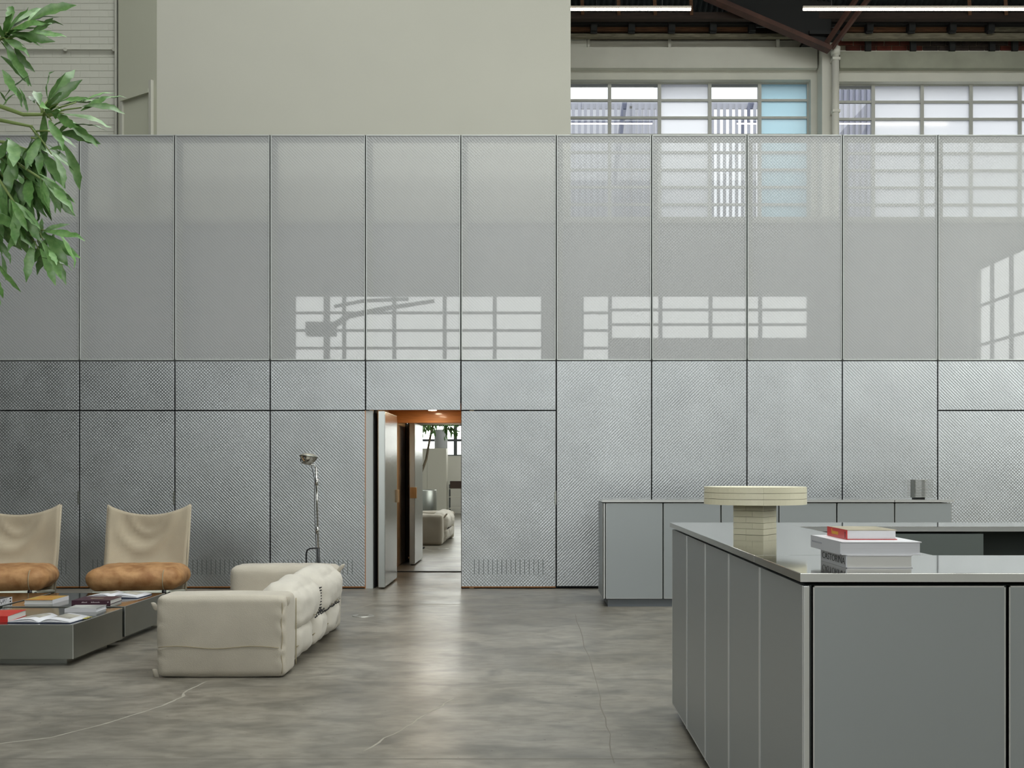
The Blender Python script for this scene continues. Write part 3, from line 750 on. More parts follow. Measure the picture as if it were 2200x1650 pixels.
# ------------------------------------------------------------------ counters
SLAB_T = 0.026; CH = 1.09
def facade_panel(g_name, parent, x0, x1, y, z0, z1, m='laminate_grey', axis='x', off=0.018):
    """flat cabinet front with a slim light edge; axis x: faces -Y at plane y; axis y: x0..x1 are y values, y is the x plane and it faces -X"""
    if axis == 'x': p = G().box(x0, x1, y, y + off, z0, z1, 0.0015).build(g_name, m, parent, world=True)
    else: p = G().box(y, y + off, x0, x1, z0, z1, 0.0015).build(g_name, m, parent, world=True)
    t = 0.004
    e = G()
    if axis == 'x':
        e.box(x0, x0 + t, y - 0.001, y + off, z0, z1).box(x1 - t, x1, y - 0.001, y + off, z0, z1).box(x0, x1, y - 0.001, y + off, z0, z0 + t).box(x0, x1, y - 0.001, y + off, z1 - t, z1)
    else:
        e.box(y - 0.001, y + off, x0, x0 + t, z0, z1).box(y - 0.001, y + off, x1 - t, x1, z0, z1).box(y - 0.001, y + off, x0, x1, z0, z0 + t)
    e.build('edge_trim', 'steel_edge', p, world=True)
    return p

# island in the foreground
IX0, IX1, IY0, IY1 = 0.772, 4.26, 2.978, 5.867     # outline of the worktop
isl = thing('reception_counter', 'large grey panelled island counter in the foreground', 'counter', (IX0, IY0, 0))
px, py = IX0 + 0.010, IY0 + 0.012
zt, zb_ = CH - SLAB_T - 0.012, 0.058
n = 5; w = (IY1 - 0.02 - (py + 0.0)) / n
for k in range(n):
    facade_panel('side_panel', isl, py + k * w + 0.004, py + (k + 1) * w - 0.004, px, zb_, zt, 'laminate_grey', 'y')
    if k: G().box(px - 0.004, px + 0.002, py + k * w - 0.006, py + k * w + 0.006, zb_, zt).build('joint_strip', 'steel_edge', isl, world=True)
xs = px + 0.024
nf = 6; wf = (IX1 - 0.02 - xs) / nf
wf = 0.572
for k in range(nf):
    facade_panel('front_panel', isl, xs + k * wf + 0.005, xs + (k + 1) * wf - 0.005, py, zb_, zt, 'laminate_grey', 'x')
G().box(px + 0.001, px + 0.018, py - 0.004, py + 0.020, zb_, zt, 0.002).build('corner_post', 'steel_edge', isl, world=True)
SW = 0.63
inn = (IX0 + SW, IX1 - SW, IY0 + SW, IY1 - 0.44)    # inner opening
mat('carcass_dark', '#3f4644', rough=0.6)
mat('carcass_green', '#646c69', rough=0.5)
carc = G()
carc.box(px + 0.02, inn[0] - 0.02, py + 0.02, IY1 - 0.03, 0.06, zt); carc.build('carcass', 'carcass_dark', isl, world=True)
carc = G().box(inn[0] - 0.02, IX1 - 0.03, py + 0.02, inn[2] - 0.02, 0.06, zt); carc.build('carcass', 'carcass_dark', isl, world=True)
carc = G().box(inn[0] - 0.02, 2.38, inn[3] + 0.02, IY1 - 0.03, 0.06, zt).box(2.38, IX1 - 0.03, IY1 - 0.06, IY1 - 0.03, 0.06, zt).box(2.38, IX1 - 0.03, inn[3] + 0.02, IY1 - 0.03, 0.06, 0.10)
carc.build('carcass', 'carcass_dark', isl, world=True)
G().box(inn[0], 2.375, inn[3], inn[3] + 0.02, 0.06, zt).build('inner_panel', 'carcass_green', isl, world=True)
for x in (3.0, IX1 - 0.05): G().box(x, x + 0.02, inn[3] + 0.01, IY1 - 0.06, 0.1, zt).build('shelf_divider', 'carcass_dark', isl, world=True)
G().box(px + 0.07, IX1 - 0.1, py + 0.07, inn[2] - 0.1, 0, 0.06).build('plinth', 'plinth_grey', isl, world=True)
G().box(px + 0.07, inn[0] - 0.1, py + 0.07, IY1 - 0.1, 0, 0.06).build('plinth', 'plinth_grey', isl, world=True)
G().box(px + 0.07, IX1 - 0.1, inn[3] + 0.1, IY1 - 0.1, 0, 0.06).build('plinth', 'plinth_grey', isl, world=True)
top = thing('island_worktop', 'polished steel worktop running round the foreground island', 'worktop', (IX0, IY0, CH - SLAB_T))
sg = 0.0016
slabs = [(IX0, inn[0], inn[2] + sg, IY1), (IX0, IX1, IY0, inn[2] - sg), (inn[0] + sg, IX1, inn[3], IY1)]
for x0, x1, y0, y1 in slabs:
    s_ = G().box(x0, x1, y0, y1, CH - SLAB_T, CH, 0.0015).build('worktop_slab', 'steel_polished', top, world=True)
    G().box(x0 - 0.0012, x1 - 0.001, y0 - 0.0012, y0 + 0.001, CH - SLAB_T + 0.001, CH - 0.002).build('front_highlight', 'steel_edge', s_, world=True)  # pale strip gives the slab front its bright highlight by colour
mat('steel_edge_shaded', '#9a9a90', rough=0.2, metal=1.0)  # darker copy of the edge steel, side shade put into the colour
G().box(IX0 - 0.001, IX0 + 0.001, IY0, IY1, CH - SLAB_T + 0.001, CH - 0.002).build('side_edge', 'steel_edge_shaded', top, world=True)

# low counter along the partition
BY0, BY1 = 10.38, 11.10
BX0, BX1 = (1294 - CX) * BY0 / F, (2050 - CX) * BY0 / F
low = thing('service_counter', 'long grey panelled counter standing in front of the metal partition', 'counter', (BX0, BY0, 0))
n = 6; w = (BX1 - 0.012 - BX0 - 0.03) / n
for k in range(n):
    facade_panel('front_panel', low, BX0 + 0.03 + k * w + 0.008, BX0 + 0.03 + (k + 1) * w - 0.008, BY0 + 0.012, 0.085, CH - 0.036)
facade_panel('side_panel', low, BY0 + 0.03, BY1 - 0.02, BX0 + 0.004, 0.085, CH - 0.036, axis='y')
G().box(BX0 + 0.012, BX0 + 0.028, BY0 + 0.008, BY0 + 0.03, 0.085, CH - 0.036, 0.002).build('corner_post', 'steel_edge', low, world=True)
G().box(BX0 + 0.025, BX1 - 0.01, BY0 + 0.032, BY1 - 0.03, 0.08, CH - 0.036).build('carcass', 'carcass_dark', low, world=True)
G().box(BX0 + 0.06, BX1 - 0.06, BY0 + 0.06, BY1 - 0.05, 0, 0.08).build('plinth', 'plinth_grey', low, world=True)
ltop = thing('counter_worktop', 'thin pale steel worktop on the long counter by the partition', 'worktop', (BX0, BY0, CH - SLAB_T))
xm = (1922 - CX) * BY0 / F
for x0, x1 in ((BX0, xm - 0.003), (xm + 0.003, BX1)):
    s_ = G().box(x0, x1, BY0, BY1, CH - SLAB_T, CH, 0.0015).build('worktop_slab', 'steel_polished', ltop, world=True)
    G().box(x0, x1, BY0 - 0.0012, BY0 + 0.001, CH - SLAB_T + 0.001, CH - 0.001).build('front_highlight', 'steel_edge', s_, world=True)  # highlight along the counter front, laid on as a pale strip

# stack of thin plates on the low counter
pl = thing('plate_rack', 'small rack of thin stacked metal plates on the long counter', 'rack', P(1973, 1068, 10.75).xy.to_3d() + Vector((0, 0, CH)))
G().box(-0.05, 0.05, -0.05, 0.05, 0, 0.012).build('foot', 'black_metal', pl)
wide = G().box(-0.135, 0.135, -0.07, 0.07, 0, 0.0025).mesh('plate'); wide.materials.append(M['steel_polished'])
small = G().box(-0.065, 0.065, -0.085, 0.02, 0, 0.004).mesh('inner_plate'); small.materials.append(M['steel_edge'])
for k in range(16):
    z = 0.016 + k * 0.0118
    link('plate', wide, None, pl, (0, 0.02, z)); link('inner_plate', small, None, pl, (0.0, -0.01, z + 0.004))
G().box(-0.068, -0.050, -0.06, 0.04, 0.012, 0.20).build('upright', 'steel_brushed', pl)
G().box(0.050, 0.058, -0.03, 0.04, 0.012, 0.20).build('upright', 'steel_brushed', pl)

# ------------------------------------------------------------------ pale yellow brick model on the island
LX, LY = (1622 - CX) * 4.80 / F, 4.80
lego = thing('brick_pedestal', 'round pale yellow brick model standing on the island worktop', 'model', (LX, LY, CH), R(-36))
s = 0.151; bhh = 0.0278
for lay in range(5):
    off = 0.02 if lay % 2 else -0.012
    for (x0, x1, y0, y1) in ((-s / 2, off, -s / 2, off), (off, s / 2, -s / 2, off), (-s / 2, off, off, s / 2), (off, s / 2, off, s / 2)):
        G().box(x0 + 0.0003, x1 - 0.0003, y0 + 0.0003, y1 - 0.0003, lay * bhh + 0.0006, (lay + 1) * bhh - 0.0006, 0.001).build('brick', 'lego_yellow', lego)
rd = 0.236; dh = 0.0275; z0 = 5 * bhh + 0.0015
for lay in range(3):
    for q in range(4):
        a0 = R(90 * q + 36 - 90 - 3); nn = 14
        vs_ = [(0, 0)] + [(rd * math.cos(a0 + R(90) * k / nn), rd * math.sin(a0 + R(90) * k / nn)) for k in range(nn + 1)]
        cx_ = sum(v[0] for v in vs_) / len(vs_); cy_ = sum(v[1] for v in vs_) / len(vs_)
        vs_ = [(x + (cx_ - x) * 0.002, y + (cy_ - y) * 0.002) for x, y in vs_]
        m_ = len(vs_); za, zb2 = z0 + lay * dh + 0.0008, z0 + (lay + 1) * dh - 0.0008
        G().add([(x, y, za) for x, y in vs_] + [(x, y, zb2) for x, y in vs_], [tuple(range(m_ - 1, -1, -1)), tuple(range(m_, 2 * m_))] + [(i, (i + 1) % m_, m_ + (i + 1) % m_, m_ + i) for i in range(m_)]).build('disc_segment', 'lego_yellow', lego)

# ------------------------------------------------------------------ books
def book(label, x0, x1, y0, y1, z, h, cover, pages='paper', spine='left', rz=0.0, top=None, group=None, t=0.0025, spine_m=None):
    """closed book lying flat; spine: side of the spine (left, right, front)"""
    cx_, cy_ = (x0 + x1) / 2, (y0 + y1) / 2; hx, hy = (x1 - x0) / 2, (y1 - y0) / 2
    b = thing('book', label, 'book', (cx_, cy_, z), rz, group)
    G().box(-hx, hx, -hy, hy, 0, t).build('cover_board', cover, b)
    G().box(-hx, hx, -hy, hy, h - t, h).build('cover_board', top or cover, b)
    sm = spine_m or cover; e = 0.004
    if spine == 'left': G().box(-hx - 0.0005, -hx + t, -hy, hy, 0.0, h).build('spine', sm, b); pb_ = (-hx + t, hx - e, -hy + e, hy - e)
    elif spine == 'right': G().box(hx - t, hx + 0.0005, -hy, hy, 0.0, h).build('spine', sm, b); pb_ = (-hx + e, hx - t, -hy + e, hy - e)
    else: G().box(-hx, hx, -hy - 0.0005, -hy + t, 0.0, h).build('spine', sm, b); pb_ = (-hx + e, hx - e, -hy + t, hy - e)
    G().box(*pb_, t, h - t).build('page_block', pages, b)
    return b
B1 = book('thick cream-paged book lettered CASTORINA at the bottom of the worktop stack', 0.950, 1.155, 3.13, 3.405, CH + 0.0003, 0.039, 'cover_white', 'paper', 'left', spine_m='cover_grey')
text('title', 'CASTORINA', 0.030, 'ink_black', B1, (-0.1036, -0.004, 0.0195), (R(90), 0, R(-90)), fit=0.245)
B2 = book('large white book in the middle of the worktop stack', 0.934, 1.183, 3.135, 3.47, CH + 0.0397, 0.0405, 'cover_white', 'paper_cool', 'left', t=0.003, spine_m='cover_grey')
g = G()
for k in range(12): g.box(-0.1256, -0.1249, 0.145 - k * 0.010, 0.151 - k * 0.010, 0.020, 0.0245)
g.build('spine_lettering', 'ink_grey', B2)['kind'] = 'stuff'
B3 = book('small red-spined book on top of the worktop stack', 0.981, 1.140, 3.225, 3.44, CH + 0.0806, 0.031, 'cover_red', 'cover_white', 'left', top='cover_beige', t=0.002)
g = G().box(-0.0806, -0.0798, 0.048, 0.054, 0.010, 0.027)
for k in range(7): g.box(-0.0806, -0.0798, 0.040 - k * 0.0095, 0.046 - k * 0.0095, 0.010, 0.020)
g.build('spine_lettering', 'ink_yellow', B3)['kind'] = 'stuff'
for k in range(4): G().box(-0.0807, -0.0798, -0.095, -0.088, 0.006 + k * 0.005, 0.009 + k * 0.005).build('spine_mark', 'ink_black', B3)

# ------------------------------------------------------------------ low steel tables
TZ0, TZ1 = 0.048, 0.293
def table(label, x0, x1, y0, y1):
    t = thing('coffee_table', label, 'table', ((x0 + x1) / 2, (y0 + y1) / 2, 0), group='low steel block tables')
    g = G().box(x0, x1, y0, y1, TZ0, TZ1, 0.002); blk = g.build('table_block', 'steel_brushed', t, world=True)
    for (ex, ey) in ((x0, y0), (x1, y0)): G().box(ex - 0.002, ex + 0.002, ey - 0.002, ey + 0.002, TZ0, TZ1).build('corner_highlight', 'steel_edge', blk, world=True)  # pale strips put the bright edge highlights of the block into colour
    G().box(x0, x1, y0 - 0.001, y0 + 0.002, TZ1 - 0.003, TZ1).build('top_highlight', 'steel_edge', blk, world=True)
    G().box(x1 - 0.002, x1 + 0.001, y0, y1, TZ1 - 0.003, TZ1).build('top_highlight', 'steel_edge', blk, world=True)
    G().box(x0 + 0.003, x1 - 0.003, y0 + 0.003, y1 - 0.003, TZ1 - 0.001, TZ1 + 0.0006).build('table_top', 'table_polish', t, world=True)
    G().box(x0 + 0.1, x1 - 0.085, y0 + 0.09, y1 - 0.09, 0, TZ0).build('plinth', 'steel_brushed', t, world=True)
    return t
mat('table_polish', '#8f918a', rough=0.09, metal=1.0)
table('low brushed steel block table nearest the viewer, holding the red book', -4.22, -3.282, 7.27, 8.14)
table('low brushed steel block table beside the armchairs, holding the purple book', -4.285, -3.305, 8.245, 9.14)
table('low brushed steel block table at the edge, holding the black and white book', -5.27, -4.325, 8.245, 9.14)
TT = TZ1 + 0.0008
book('bright red book lying on the nearest steel table', -4.12, -3.815, 7.355, 7.70, TT, 0.045, 'cover_red', 'paper', 'front', R(6))
bw_ = book('white book with a photo cover beside the open book on the near table', -3.635, -3.395, 7.90, 8.12, TT, 0.028, 'cover_white', 'paper_cool', 'front', R(3), top='cover_photo')
book('white spined book with a yellow cover on the steel table', -4.185, -3.95, 8.38, 8.67, TT, 0.034, 'cover_white', 'paper', 'right', 0, top='cover_yellow')
bp = book('dark purple book with small white spine lettering', -3.785, -3.475, 8.35, 8.62, TT, 0.034, 'cover_purple', 'paper', 'front', R(3))
for x, w_ in ((-0.075, 0.045), (0.0, 0.07), (0.13, 0.008)):
    g = G(); q = x
    while q < x + w_: g.box(q, q + 0.004, -0.1362, -0.1354, 0.014, 0.020 if rnd.random() < 0.7 else 0.023); q += 0.0065
    o = g.build('spine_lettering', 'ink_white', bp); o['kind'] = 'stuff'
G().box(-0.05, 0.05, -0.01, 0.02, 0.034, 0.0344).build('cover_print', 'cover_beige', bp)
bk = book('thick black and white patterned book at the picture edge', -4.62, -4.335, 8.262, 8.485, TT, 0.048, 'cover_black', 'paper', 'right', 0, spine_m='cover_white')
g = G()
for k in range(70):
    y = rnd.uniform(-0.10, 0.05); z = rnd.uniform(0.006, 0.040); g.box(0.1430, 0.1436, y, y + rnd.uniform(0.003, 0.009), z, z + rnd.uniform(0.002, 0.005))
g.box(0.1430, 0.1436, 0.07, 0.095, 0.030, 0.041); g.box(0.1430, 0.1436, 0.07, 0.095, 0.008, 0.018)
g.build('spine_pattern', 'ink_black', bk)['kind'] = 'stuff'

def open_book(label, x, y, z, half, depth, rz, photo=False, tabs=False):
    b = thing('open_book', label, 'book', (x, y, z), rz)
    G().box(-half, half, -depth / 2, depth / 2, 0, 0.003).build('cover_board', 'navy', b)
    n = 14
    for s in (-1, 1):
        for lay, hh in enumerate((0.020, 0.034)):
            g = G(); vs_ = []
            for k in range(n + 1):
                t = k / n; xx = s * (0.004 + (half - 0.006 - 0.006 * lay) * t)
                arch = hh * (math.sin(min(1, t * 2.6) * math.pi / 2)) * (1 - 0.80 * t ** 1.5) + 0.005
                base = 0.0035 if lay == 0 else 0.018 * math.sin(min(1, t * 2.6) * math.pi / 2) * (1 - 0.78 * t ** 1.5) + 0.006 + (0.004 * math.sin(t * math.pi))
                if base > arch - 0.001: base = arch - 0.001
                for yy in (-depth / 2 + 0.004, depth / 2 - 0.004): vs_ += [(xx, yy, base), (xx, yy, arch)]
            fs_ = []
            for k in range(n):
                a = 4 * k; c = 4 * (k + 1)
                fs_ += [(a, c, c + 1, a + 1), (a + 2, a + 3, c + 3, c + 2), (a + 1, c + 1, c + 3, a + 3), (a, a + 2, c + 2, c)]
            fs_ += [(0, 1, 3, 2), (4 * n, 4 * n + 2, 4 * n + 3, 4 * n + 1)]
            g.add(vs_, fs_); g.build('page_stack', 'paper_cool', b, True)
        if photo:
            g = G(); vs_ = []
            for k in range(n + 1):
                t = 0.18 + 0.62 * k / n; xx = s * (0.004 + (half - 0.012) * t)
                arch = 0.034 * (math.sin(min(1, t * 2.6) * math.pi / 2)) * (1 - 0.80 * t ** 1.5) + 0.0058
                vs_ += [(xx, -depth * 0.20, arch), (xx, depth * 0.36, arch)]
            g.add(vs_, [(2 * k, 2 * k + 2, 2 * k + 3, 2 * k + 1) for k in range(n)]); g.build('page_photo', 'page_photo', b)
    if tabs:
        for k in range(3): G().box(half - 0.012, half + 0.03, depth * 0.1 + k * 0.035, depth * 0.1 + k * 0.035 + 0.016, 0.008 + k * 0.001, 0.0088 + k * 0.001).build('page_tab', 'tab_yellow', b)
    return b
open_book('open book with yellow page tabs on the near steel table', -3.545, 7.475, TT, 0.232, 0.30, R(-3), True, True)
open_book('open book lying before the armchair on the far steel table', -3.62, 8.90, TT, 0.235, 0.28, R(-4), True)

# ------------------------------------------------------------------ sofa
so = thing('sofa', 'low cream canvas sofa with laced back cushions', 'sofa', (-2.1, 7.95, 0))
def soft(name, g, at, m, parent=so):
    return shifted(g, Vector(at)).build(name, m, parent, smooth=True, world=True)
ax0, ax1 = -2.535, -1.672
armn = soft('armrest', pillow(ax1 - ax0, 0.30, 0.545, 0.042, (0.010, 0.014, 0.012), 36, 0.0028, 5, 1.0, ridges=0.006), ((ax0 + ax1) / 2, 6.99, 0.277), 'canvas')
armf = soft('armrest', pillow(0.90, 0.30, 0.565, 0.055, (0.012, 0.015, 0.012), 22, 0.007, 7, 4.0), (-2.165, 8.90, 0.285), 'canvas')
def seam(pts, r=0.0035, m='thread_tan', parent=armn): return G().tube(pts, r, 6).build('seam', m, parent, True, world=True)
seam([(ax0 + 0.02 + (ax1 - ax0 - 0.06) * k / 20, 6.832 - 0.008 * math.sin(math.pi * k / 20), 0.208 + 0.008 * math.sin(k * 0.5)) for k in range(21)], 0.003)
seam([(ax1 - 0.022 + 0.004 * math.sin(k), 6.845 - 0.003 * math.sin(math.pi * k / 16), 0.03 + 0.49 * k / 16) for k in range(17)], 0.003)
seam([(ax1 + 0.006, 7.13, 0.04 + 0.46 * k / 12) for k in range(13)], 0.004)
# little fabric ears at the arm corners
def ear(at, d, parent, m='canvas'):
    at = Vector(at); d = Vector(d); e = pillow(0.034, 0.016, 0.06, 0.008, (0.003, 0.003, 0.003), 5, 0.004, 20, at.x)
    e.v = [tuple(Vector(p) + at + d * (Vector(p).z + 0.03) * 3) for p in e.v]
    return e.build('fabric_ear', m, parent, True, world=True)
ear((ax0 - 0.012, 6.90, 0.475), (-0.15, 0, -0.05), armn); ear((ax0 + 0.0, 6.87, 0.025), (-0.1, 0, 0), armn)
ear((ax1 - 0.01, 6.90, 0.50), (0.10, 0, 0.05), armn); ear((-1.715, 8.80, 0.52), (0.35, 0, 0.15), armf)
soft('seat_cushion', pillow(0.62, 1.66, 0.34, 0.09, (0.01, 0.02, 0.03), 16, 0.008, 5, 2.0), (-2.27, 7.945, 0.175), 'canvas')
back = soft('backrest', pillow(0.30, 1.66, 0.50, 0.12, (0.0, 0.0, 0.03), 20, 0.010, 5, 3.0), (-1.86, 7.945, 0.27), 'canvas_pale')
k_ = 0
for (yc, L_) in ((7.52, 0.80), (8.34, 0.84)):
    up = soft('back_cushion', pillow(0.30, L_, 0.34, 0.12, (0.03, 0.01, 0.035), 18, 0.020, 6, 6 + k_), (-1.80, yc, 0.405), 'canvas_pale'); k_ += 1
for (yc, L_) in ((7.40, 0.52), (7.93, 0.52), (8.46, 0.52)):
    lo = soft('back_cushion', pillow(0.26, L_, 0.30, 0.11, (0.035, 0.01, 0.01), 16, 0.020, 7, 9 + k_), (-1.80, yc, 0.165 + 0.02), 'canvas_pale'); k_ += 1
    seam([(-1.655 - 0.02 * abs(2 * t / 10 - 1) ** 3, yc - L_ / 2 + 0.04 + (L_ - 0.08) * t / 10, 0.15 + 0.012 * math.sin(t)) for t in range(11)], 0.005, 'thread_tan', lo)
for yc, L_ in ((7.52, 0.80), (8.34, 0.84)):
    seam([(-1.645 - 0.03 * abs(2 * t / 12 - 1) ** 3, yc - L_ / 2 + 0.05 + (L_ - 0.1) * t / 12, 0.315 + 0.006 * math.sin(2 * t)) for t in range(13)], 0.005, 'thread_tan', back)
# dark lacing between the upper and the lower cushions
lac = G()
for t in range(26):
    y = 7.75 + t * 0.036; z = 0.285 + 0.02 * (t % 2) + 0.004 * math.sin(t)
    lac.tube([(-1.668, y, z - 0.012), (-1.652, y + 0.012, z), (-1.668, y + 0.024, z + 0.012)], 0.005, 5)
for t in range(9):
    z = 0.30 + t * 0.022; lac.tube([(-1.672, 7.915, z), (-1.655, 7.925, z + 0.008), (-1.672, 7.935, z + 0.004)], 0.0045, 5)
lac.build('lacing', 'ink_black', back, True, world=True)['kind'] = 'stuff'

# ------------------------------------------------------------------ canvas armchairs
def armchair(label, x, y, rz, seed):
    c = thing('sling_armchair', label, 'armchair', (x, y, 0), rz, 'canvas sling armchairs behind the tables')
    nx, nz = 22, 22; hw = 0.385; g = G(); vs_ = []
    for side in (0, 1):
        for i in range(nz + 1):
            t = i / nz
            for k in range(nx + 1):
                s = 2 * k / nx - 1
                wgt = (1 - s * s)
                z = 0.17 + 0.885 * t - (0.105 * wgt ** 0.9 * max(0, (t - 0.55) / 0.45) ** 1.6) + 0.012 * max(0, t - 0.9) * s
                yy = 0.10 + 0.24 * t ** 1.1 + wgt * (0.11 * math.sin(math.pi * min(1, t * 0.95)) ** 1.5)
                # sag folds hanging from the upper corners
                d1 = math.hypot((s + 0.15) * 0.8, (t - 1.12)); fold = 0.045 * math.exp(-((d1 - 0.62) / 0.07) ** 2) * wgt
                d2 = math.hypot((s + 0.02) * 0.9, (t - 1.1)); fold += 0.024 * math.exp(-((d2 - 0.42) / 0.05) ** 2) * wgt
                yy -= fold
                yy += 0.008 * noise.noise(Vector((s * 2.2 + seed, t * 3, seed)))
                xx = s * hw * (1.0 - 0.03 * (1 - t)) * (1 + 0.012 * math.sin(t * 7 + seed) * abs(s))
                vs_.append((xx, yy + side * 0.007, z))
    W_ = nx + 1; N_ = (nz + 1) * W_; fs_ = []
    for i in range(nz):
        for k in range(nx):
            a = i * W_ + k; fs_ += [(a, a + 1, a + W_ + 1, a + W_), (N_ + a, N_ + a + W_, N_ + a + W_ + 1, N_ + a + 1)]
    for k in range(nx): fs_ += [(k, N_ + k, N_ + k + 1, k + 1), (nz * W_ + k, nz * W_ + k + 1, N_ + nz * W_ + k + 1, N_ + nz * W_ + k)]
    for i in range(nz): a = i * W_; fs_ += [(a, a + W_, N_ + a + W_, N_ + a), (a + nx, N_ + a + nx, N_ + a + W_ + nx, a + W_ + nx)]
    g.add(vs_, fs_); sl = g.build('sling_back', 'canvas_chair', c, True)
    for sx in (-1, 1):
        G().tube([(sx * hw * 0.975, 0.085, 0.10), (sx * hw * 0.99, 0.24, 0.6), (sx * hw, 0.352, 1.045)], 0.014, 10).build('back_post', 'canvas_chair', c, True)
    cu = pillow(0.84, 0.60, 0.205, 0.10, (0.012, 0.012, 0.02), 20, 0.012, 6, seed * 3 + 1)
    cu = shifted(cu, (0.0, -0.10, 0.382)).build('seat_cushion', 'leather_tan', c, True)
    G().tube([(0.27, -0.405 - 0.006 + 0.03 * abs(math.cos(a)) ** 6 - 0.0 if abs(math.sin(a)) < 0.0 else -0.10 - 0.318 * max(0.0, math.cos(a)) ** 0.35 + 0.0, 0.375 + 0.105 * math.sin(a)) for a in [R(-80 + 160 * k / 14) for k in range(15)]], 0.004, 6).build('cushion_seam', 'thread_tan', cu, True)
    fz_ = 0.270
    G().tube([(-0.33, -0.41, fz_), (0.27, -0.41, fz_)], 0.017, 10).build('seat_rail', 'frame_pale', c, True)
    G().tube([(0.30, -0.41, fz_), (0.375, -0.05, fz_ - 0.03), (0.375, 0.10, fz_ - 0.05)], 0.015, 10).build('seat_rail', 'frame_pale', c, True)
    G().tube([(-0.33, -0.41, fz_), (-0.375, -0.05, fz_ - 0.03), (-0.375, 0.10, fz_ - 0.05)], 0.015, 10).build('seat_rail', 'frame_pale', c, True)
    G().cyl((0.268, -0.41, fz_), (0.302, -0.41, fz_), 0.020).build('rail_joint', 'black_metal', c, True)
    G().box(-0.30, 0.30, -0.28, 0.12, 0.05, 0.20, 0.03).build('base_block', 'frame_pale', c)
    for sx in (-1, 1):
        for sy in (-0.24, 0.08): G().cyl((sx * 0.24, sy, 0), (sx * 0.24, sy, 0.06), 0.03).build('foot', 'black_metal', c, True)
        G().tube([(sx * 0.2, -0.2, 0.19), (sx * 0.33, -0.40, fz_ - 0.01)], 0.012, 8).build('strut', 'black_metal', c, True)
    return c
armchair('canvas sling armchair with tan leather seat, between the sofa and the other armchair', -3.755, 9.77, R(9), 1.7)
armchair('canvas sling armchair with tan leather seat, cut off by the picture edge', -5.00, 9.72, R(13), 4.2)

# ------------------------------------------------------------------ floor lamp
lx, ly = (684 - CX) * 9.75 / F, 9.75
la = thing('floor_lamp', 'slim floor lamp with a bare car headlight bulb behind the sofa', 'lamp', (lx, ly, 0))
def LP(u, v): return P(u, v, ly)
G().box(lx - 0.11, lx + 0.10, ly - 0.09, ly + 0.09, 0, 0.025, 0.004).box(lx - 0.06, lx + 0.03, ly - 0.05, ly + 0.05, 0.025, 0.13, 0.004).build('base', 'black_metal', la, world=True)
G().tube([LP(686, 1290), LP(685.0, 1236), LP(684, 1180), LP(681, 1080), LP(679, 1003)], 0.0085, 10).build('pole', 'chrome', la, True, world=True)
G().tube([LP(684, 1178), LP(685.3, 1240), LP(686, 1290)], 0.0135, 10).build('lower_pole', 'black_metal', la, True, world=True)
for v in (1035, 1139): G().cyl(LP(680.5 + (v - 1035) * 0.013, v - 7), LP(680.6 + (v - 1035) * 0.013, v + 8), 0.014).build('pole_clamp', 'chrome', la, True, world=True)
G().tube([LP(658, 1285), LP(658, 1190), LP(660, 1182), LP(666, 1178.5), LP(686, 1177)], 0.0075, 8).build('carry_handle', 'black_metal', la, True, world=True)
h0 = LP(663, 982)
tilt = Euler((R(-6), R(4), 0)).to_matrix()
G().lathe([(0.012, -0.075), (0.035, -0.068), (0.055, -0.045), (0.075, -0.02), (0.083, 0.0), (0.086, 0.006)], 32, h0, tilt).build('reflector', 'chrome', la, True, world=True)
G().lathe([(0.086, 0.004), (0.084, 0.012), (0.065, 0.026), (0.035, 0.035), (0.004, 0.038)], 32, h0, tilt).build('lens', 'lamp_glass', la, True, world=True)
G().lathe([(0.0855, -0.002), (0.089, 0.0), (0.089, 0.007), (0.0855, 0.009)], 32, h0, tilt).build('lamp_rim', 'steel_brushed', la, True, world=True)
G().tube([LP(648, 994), LP(664, 998), LP(676, 999), LP(679, 1006)], 0.006, 8).build('lamp_arm', 'chrome', la, True, world=True)
G().tube([LP(646, 985), LP(646, 992)], 0.005, 8).build('lamp_hook', 'black_metal', la, True, world=True)
G().tube([LP(669, 1000), LP(674, 1020), LP(676.5, 1035), LP(675.5, 1060), LP(675.8, 1090), LP(677, 1130), LP(679, 1165), LP(680, 1215), LP(680, 1285)], 0.0035, 6).build('cable', 'black_metal', la, True, world=True)

# floor drain
dx, dy = floor_pt(780, 1323)
dn = thing('floor_drain', 'small round drain cover set in the concrete floor', 'drain', (dx, dy, 0.0))
G().cyl((0, 0, 0.0), (0, 0, 0.006), 0.105, 0.10, 32).build('cover_plate', 'drain', dn)
for k in range(5): G().box(-0.05, 0.05, -0.05 + k * 0.024, -0.04 + k * 0.024, 0.006, 0.0066).build('drain_slot', 'joint_dark', dn)

# ------------------------------------------------------------------ tree in a steel planter (left of the viewer)
TX, TY = -2.74, 4.05
plt = thing('tree_planter', 'round brushed steel planter reflected in the mirror', 'planter', (TX, TY, 0))
G().lathe([(0.43, 0.0), (0.44, 0.01), (0.44, 0.92), (0.435, 0.93), (0.41, 0.93), (0.405, 0.86), (0.40, 0.84)], 48).build('planter_drum', 'steel_brushed', plt, True)
G().lathe([(0.40, 0.80), (0.40, 0.86), (0.2, 0.87), (0.005, 0.875)], 32).build('soil', 'soil', plt, True)
tree = thing('indoor_tree', 'leafy green tree whose branches hang into the upper corner', 'tree', (TX, TY, 0.86))
trunk = [(TX, TY, 0.84), (TX + 0.01, TY, 1.05), (TX + 0.09, TY + 0.01, 1.35), (TX + 0.20, TY, 1.65), (TX + 0.25, TY - 0.01, 1.95), (TX + 0.32, TY, 2.3), (TX + 0.42, TY, 2.62), (TX + 0.46, TY, 2.95)]
G().tube(trunk, 0.034, 10, 0.022).build('trunk', 'bark', tree, True, world=True)
